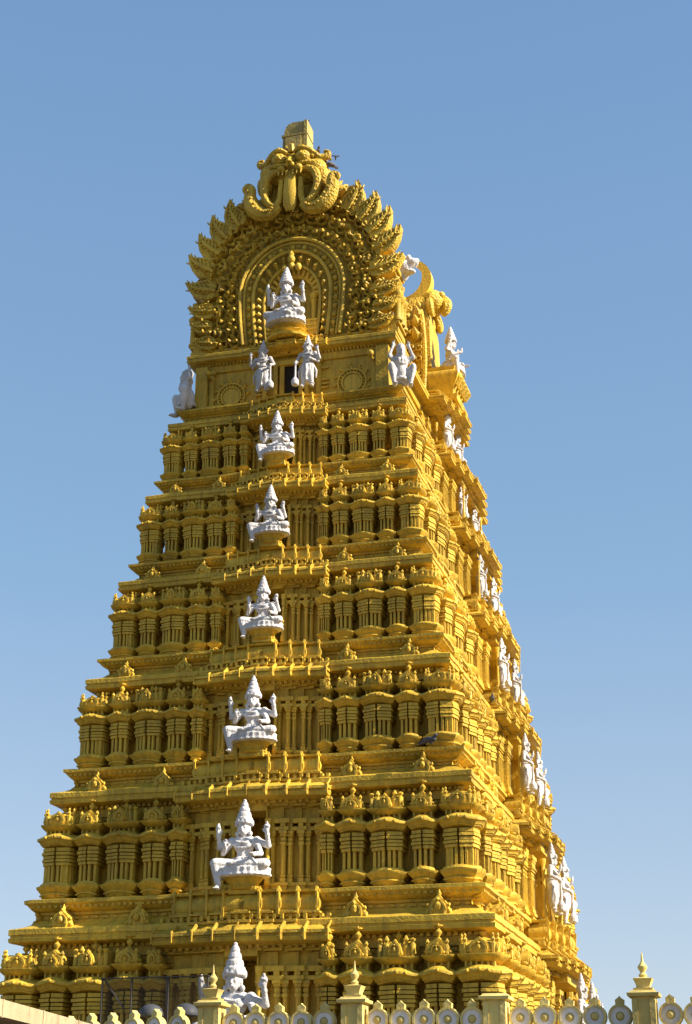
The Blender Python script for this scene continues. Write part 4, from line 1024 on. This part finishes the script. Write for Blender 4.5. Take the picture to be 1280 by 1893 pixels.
fm.lathe([(.06, 4.85), (.08, 4.90), (.045, 4.94), (.05, 4.96), (.085, 5.01), (.09, 5.05), (.05, 5.10), (.025, 5.14), (.02, 5.2), (.008, 5.30)], 12)
FM = fm.mesh('spired_finial', PALE)
for i, p in enumerate(posts):
    o = put('post', PM, bal, (p, 0, 0))
    if i in (0, 1, 3, 4): put('spired_finial', FM, o)
# grey steel domes behind the balustrade (floodlight hoods on poles)
def dome(x, y, lab):
    e = tag(empty('dome_lamp', (x, y, 0)), lab, 'lamp')
    m = MB(); m.lathe([(.25, 0), (.26, .03), (.25, .08), (.22, .15), (.15, .21), (.07, .24), (.01, .25)], 20, (0, 0, 4.48)); put('dome_hood', (m, STEEL), e)
    p = MB(); p.lathe([(.12, 0), (.12, .03), (.05, .05), (.045, 4.46), (.2, 4.48)], 12); put('pole', (p, STEEL), e)
dome(3.78, -28.5, 'grey steel dome in front of the dark mesh screen, left one of the two')
dome(4.55, -28.5, 'dark grey steel dome beside the leftmost spired post, right one of the two')
# the balustrade turns back to the left of its first post
bl = tag(empty('balustrade', (5.55, YF+.1, 0)), 'short run of pointed yellow balustrade at the lower left, turning away behind the domes', 'balustrade')
bl.rotation_euler = (0, 0, radians(180-24))
wl = MB(); wl.box(0.1, 9, -.18, .18, 0, 3.78); wl.box(0.1, 9, -.26, .26, 3.78, 3.88); wl.box(.1, 9, -.2, .2, 3.88, 3.98); put('wall', (wl, PALE), bl)
for j in range(14): med_at(bl, .80+.64*j, 0, pi)
# dark netting on a frame behind the domes
scn = tag(empty('mesh_screen', (3.2, -27.2, 0)), 'dark netting on a thin metal frame at the lower left, with a slanting brace', 'screen')
def scr(px): return px
fr_ = MB(); xl, xr, zt_ = -1.11, 1.32, 5.42
for x in (xl, -.42, .41, xr): fr_.box(x-(.03 if x == .41 else .012), x+(.03 if x == .41 else .012), -.03, .03, 0, zt_-.02)
fr_.box(xl-.03, xr+.03, -.035, .035, zt_-.03, zt_-.005); fr_.tube([(xl+.03, 0, zt_-.03), (xl+.55, 0, 4.75)], .02, 6)
put('frame', (fr_, IRON), scn)
nm = bpy.data.materials.new('netting'); nm.use_nodes = True; t_ = nm.node_tree; pb = t_.nodes['Principled BSDF']
pb.inputs['Base Color'].default_value = (.04, .036, .024, 1); pb.inputs['Roughness'].default_value = .9; pb.inputs['Alpha'].default_value = .26
nb_ = MB(); nb_.box(xl, xr, .005, .012, 3.0, zt_-.03); put('netting', (nb_, nm), scn)

# flat roof edge at the lower left
ro = tag(empty('roof_canopy', (7.3, -42, 0)), 'cream edge of a flat roof sloping across the bottom left corner', 'roof')
d0, d1 = Vector((-.455, .891)), Vector((-.418, .908))
cz_ = 3.42; P0 = Vector((16.94, -61.0))+d0*((cz_-1.7)/.0865); P1 = Vector((16.94, -61.0))+d1*((cz_-1.7)/.0765)
dr_ = (P1-P0).normalized(); nn_ = Vector((dr_.y, -dr_.x))
if nn_.dot(Vector((16.94, -61.0))-P0) < 0: nn_ = -nn_
def q3(t, o, z): 
    p = P0+dr_*t+nn_*o; return (p.x-7.3, p.y+42, z)
def slab(m, t0, t1, o0, o1, z0, z1):
    m.add([q3(t0, o0, z0), q3(t1, o0, z0), q3(t1, o1, z0), q3(t0, o1, z0), q3(t0, o0, z1), q3(t1, o0, z1), q3(t1, o1, z1), q3(t0, o1, z1)],
          [(3, 2, 1, 0), (4, 5, 6, 7), (0, 1, 5, 4), (1, 2, 6, 5), (2, 3, 7, 6), (3, 0, 4, 7)])
m = MB(); slab(m, -6, 7, -3.2, 0, cz_-.14, cz_); slab(m, -6, 7, -.10, .03, cz_-.17, cz_+.02)
for i in range(9): slab(m, -6+1.5*i, -5.97+1.5*i, -.1, .04, cz_-.18, cz_+.025)
put('roof_slab', (m, CREAM), ro)
m = MB(); slab(m, -6, 7, -3.0, -.5, 0, cz_-.14); put('wall', (m, DARK), ro)  # shade below the roof edge put into the wall as near-black colour

# ------------------------------------------------------------------ pigeons
def pigeon(fly=False):
    m = MB()
    m.ell((0, 0, .10), (.075, .16, .075), 10, 7); m.ell((0, -.15, .19), (.04, .05, .045), 8, 6); m.cap((0, -.10, .13), (0, -.14, .18), .05, .04, 7)
    m.tube([(0, -.19, .19), (0, -.225, .18)], [.014, .004], 5); m.tube([(0, .10, .10), (0, .22, .07), (0, .31, .055)], [.06, .05, .035], 6)
    if fly:
        for sx in (-1, 1): m.tube([(sx*.05, -.05, .14), (sx*.2, -.08, .22), (sx*.36, .02, .2)], [.05, .06, .015], 6)
    else:
        for sx in (-1, 1):
            m.ell((sx*.07, .04, .11), (.025, .14, .055), 8, 6); m.tube([(sx*.03, 0, .05), (sx*.03, -.01, 0)], .012, 5)
            m.tube([(sx*.03, .01, .008), (sx*.03, -.05, .008)], .01, 4)
    return m.mesh('pigeon', BIRD)
PG = pigeon()
GP = 'pigeons on the tower'
tag(put('pigeon', PG, None, (.42, YG+.3, 41.22), 1.0, .7), 'dark pigeon perched on the very top of the crest block', 'bird', GP)
tag(put('pigeon', PG, None, (.86, YG+.35, 39.70), .6, 1.25), 'dark pigeon sitting right of the crest block', 'bird', GP)
tag(put('pigeon', PG, None, (1.42, YG+.2, 38.92), -.8, 1.25), 'dark pigeon huddled behind the right brow of the lion mask', 'bird', GP)
tag(put('pigeon', PG, None, (5.95, -B[2]-.05, Z[1]+.33*4.1+4.1), 1.2, 1.35), 'grey pigeon resting on the ledge below the right corner shrine', 'bird', GP)
tag(put('pigeon', PG, None, (6.66, -3.9, 17.42), .3, 1.1), 'dark pigeon on the sunlit right side above a roof edge', 'bird', GP)
tag(put('pigeon', PG, None, (4.15, -7.0, 34.68), .4, .6), 'tiny dark bird perched on top of the white lion head', 'bird', GP)
tag(put('pigeon', pigeon(True), None, (1.75, -8.0, 39.1), .4, .5), 'small bird flying in the sky to the right of the top', 'bird', GP)
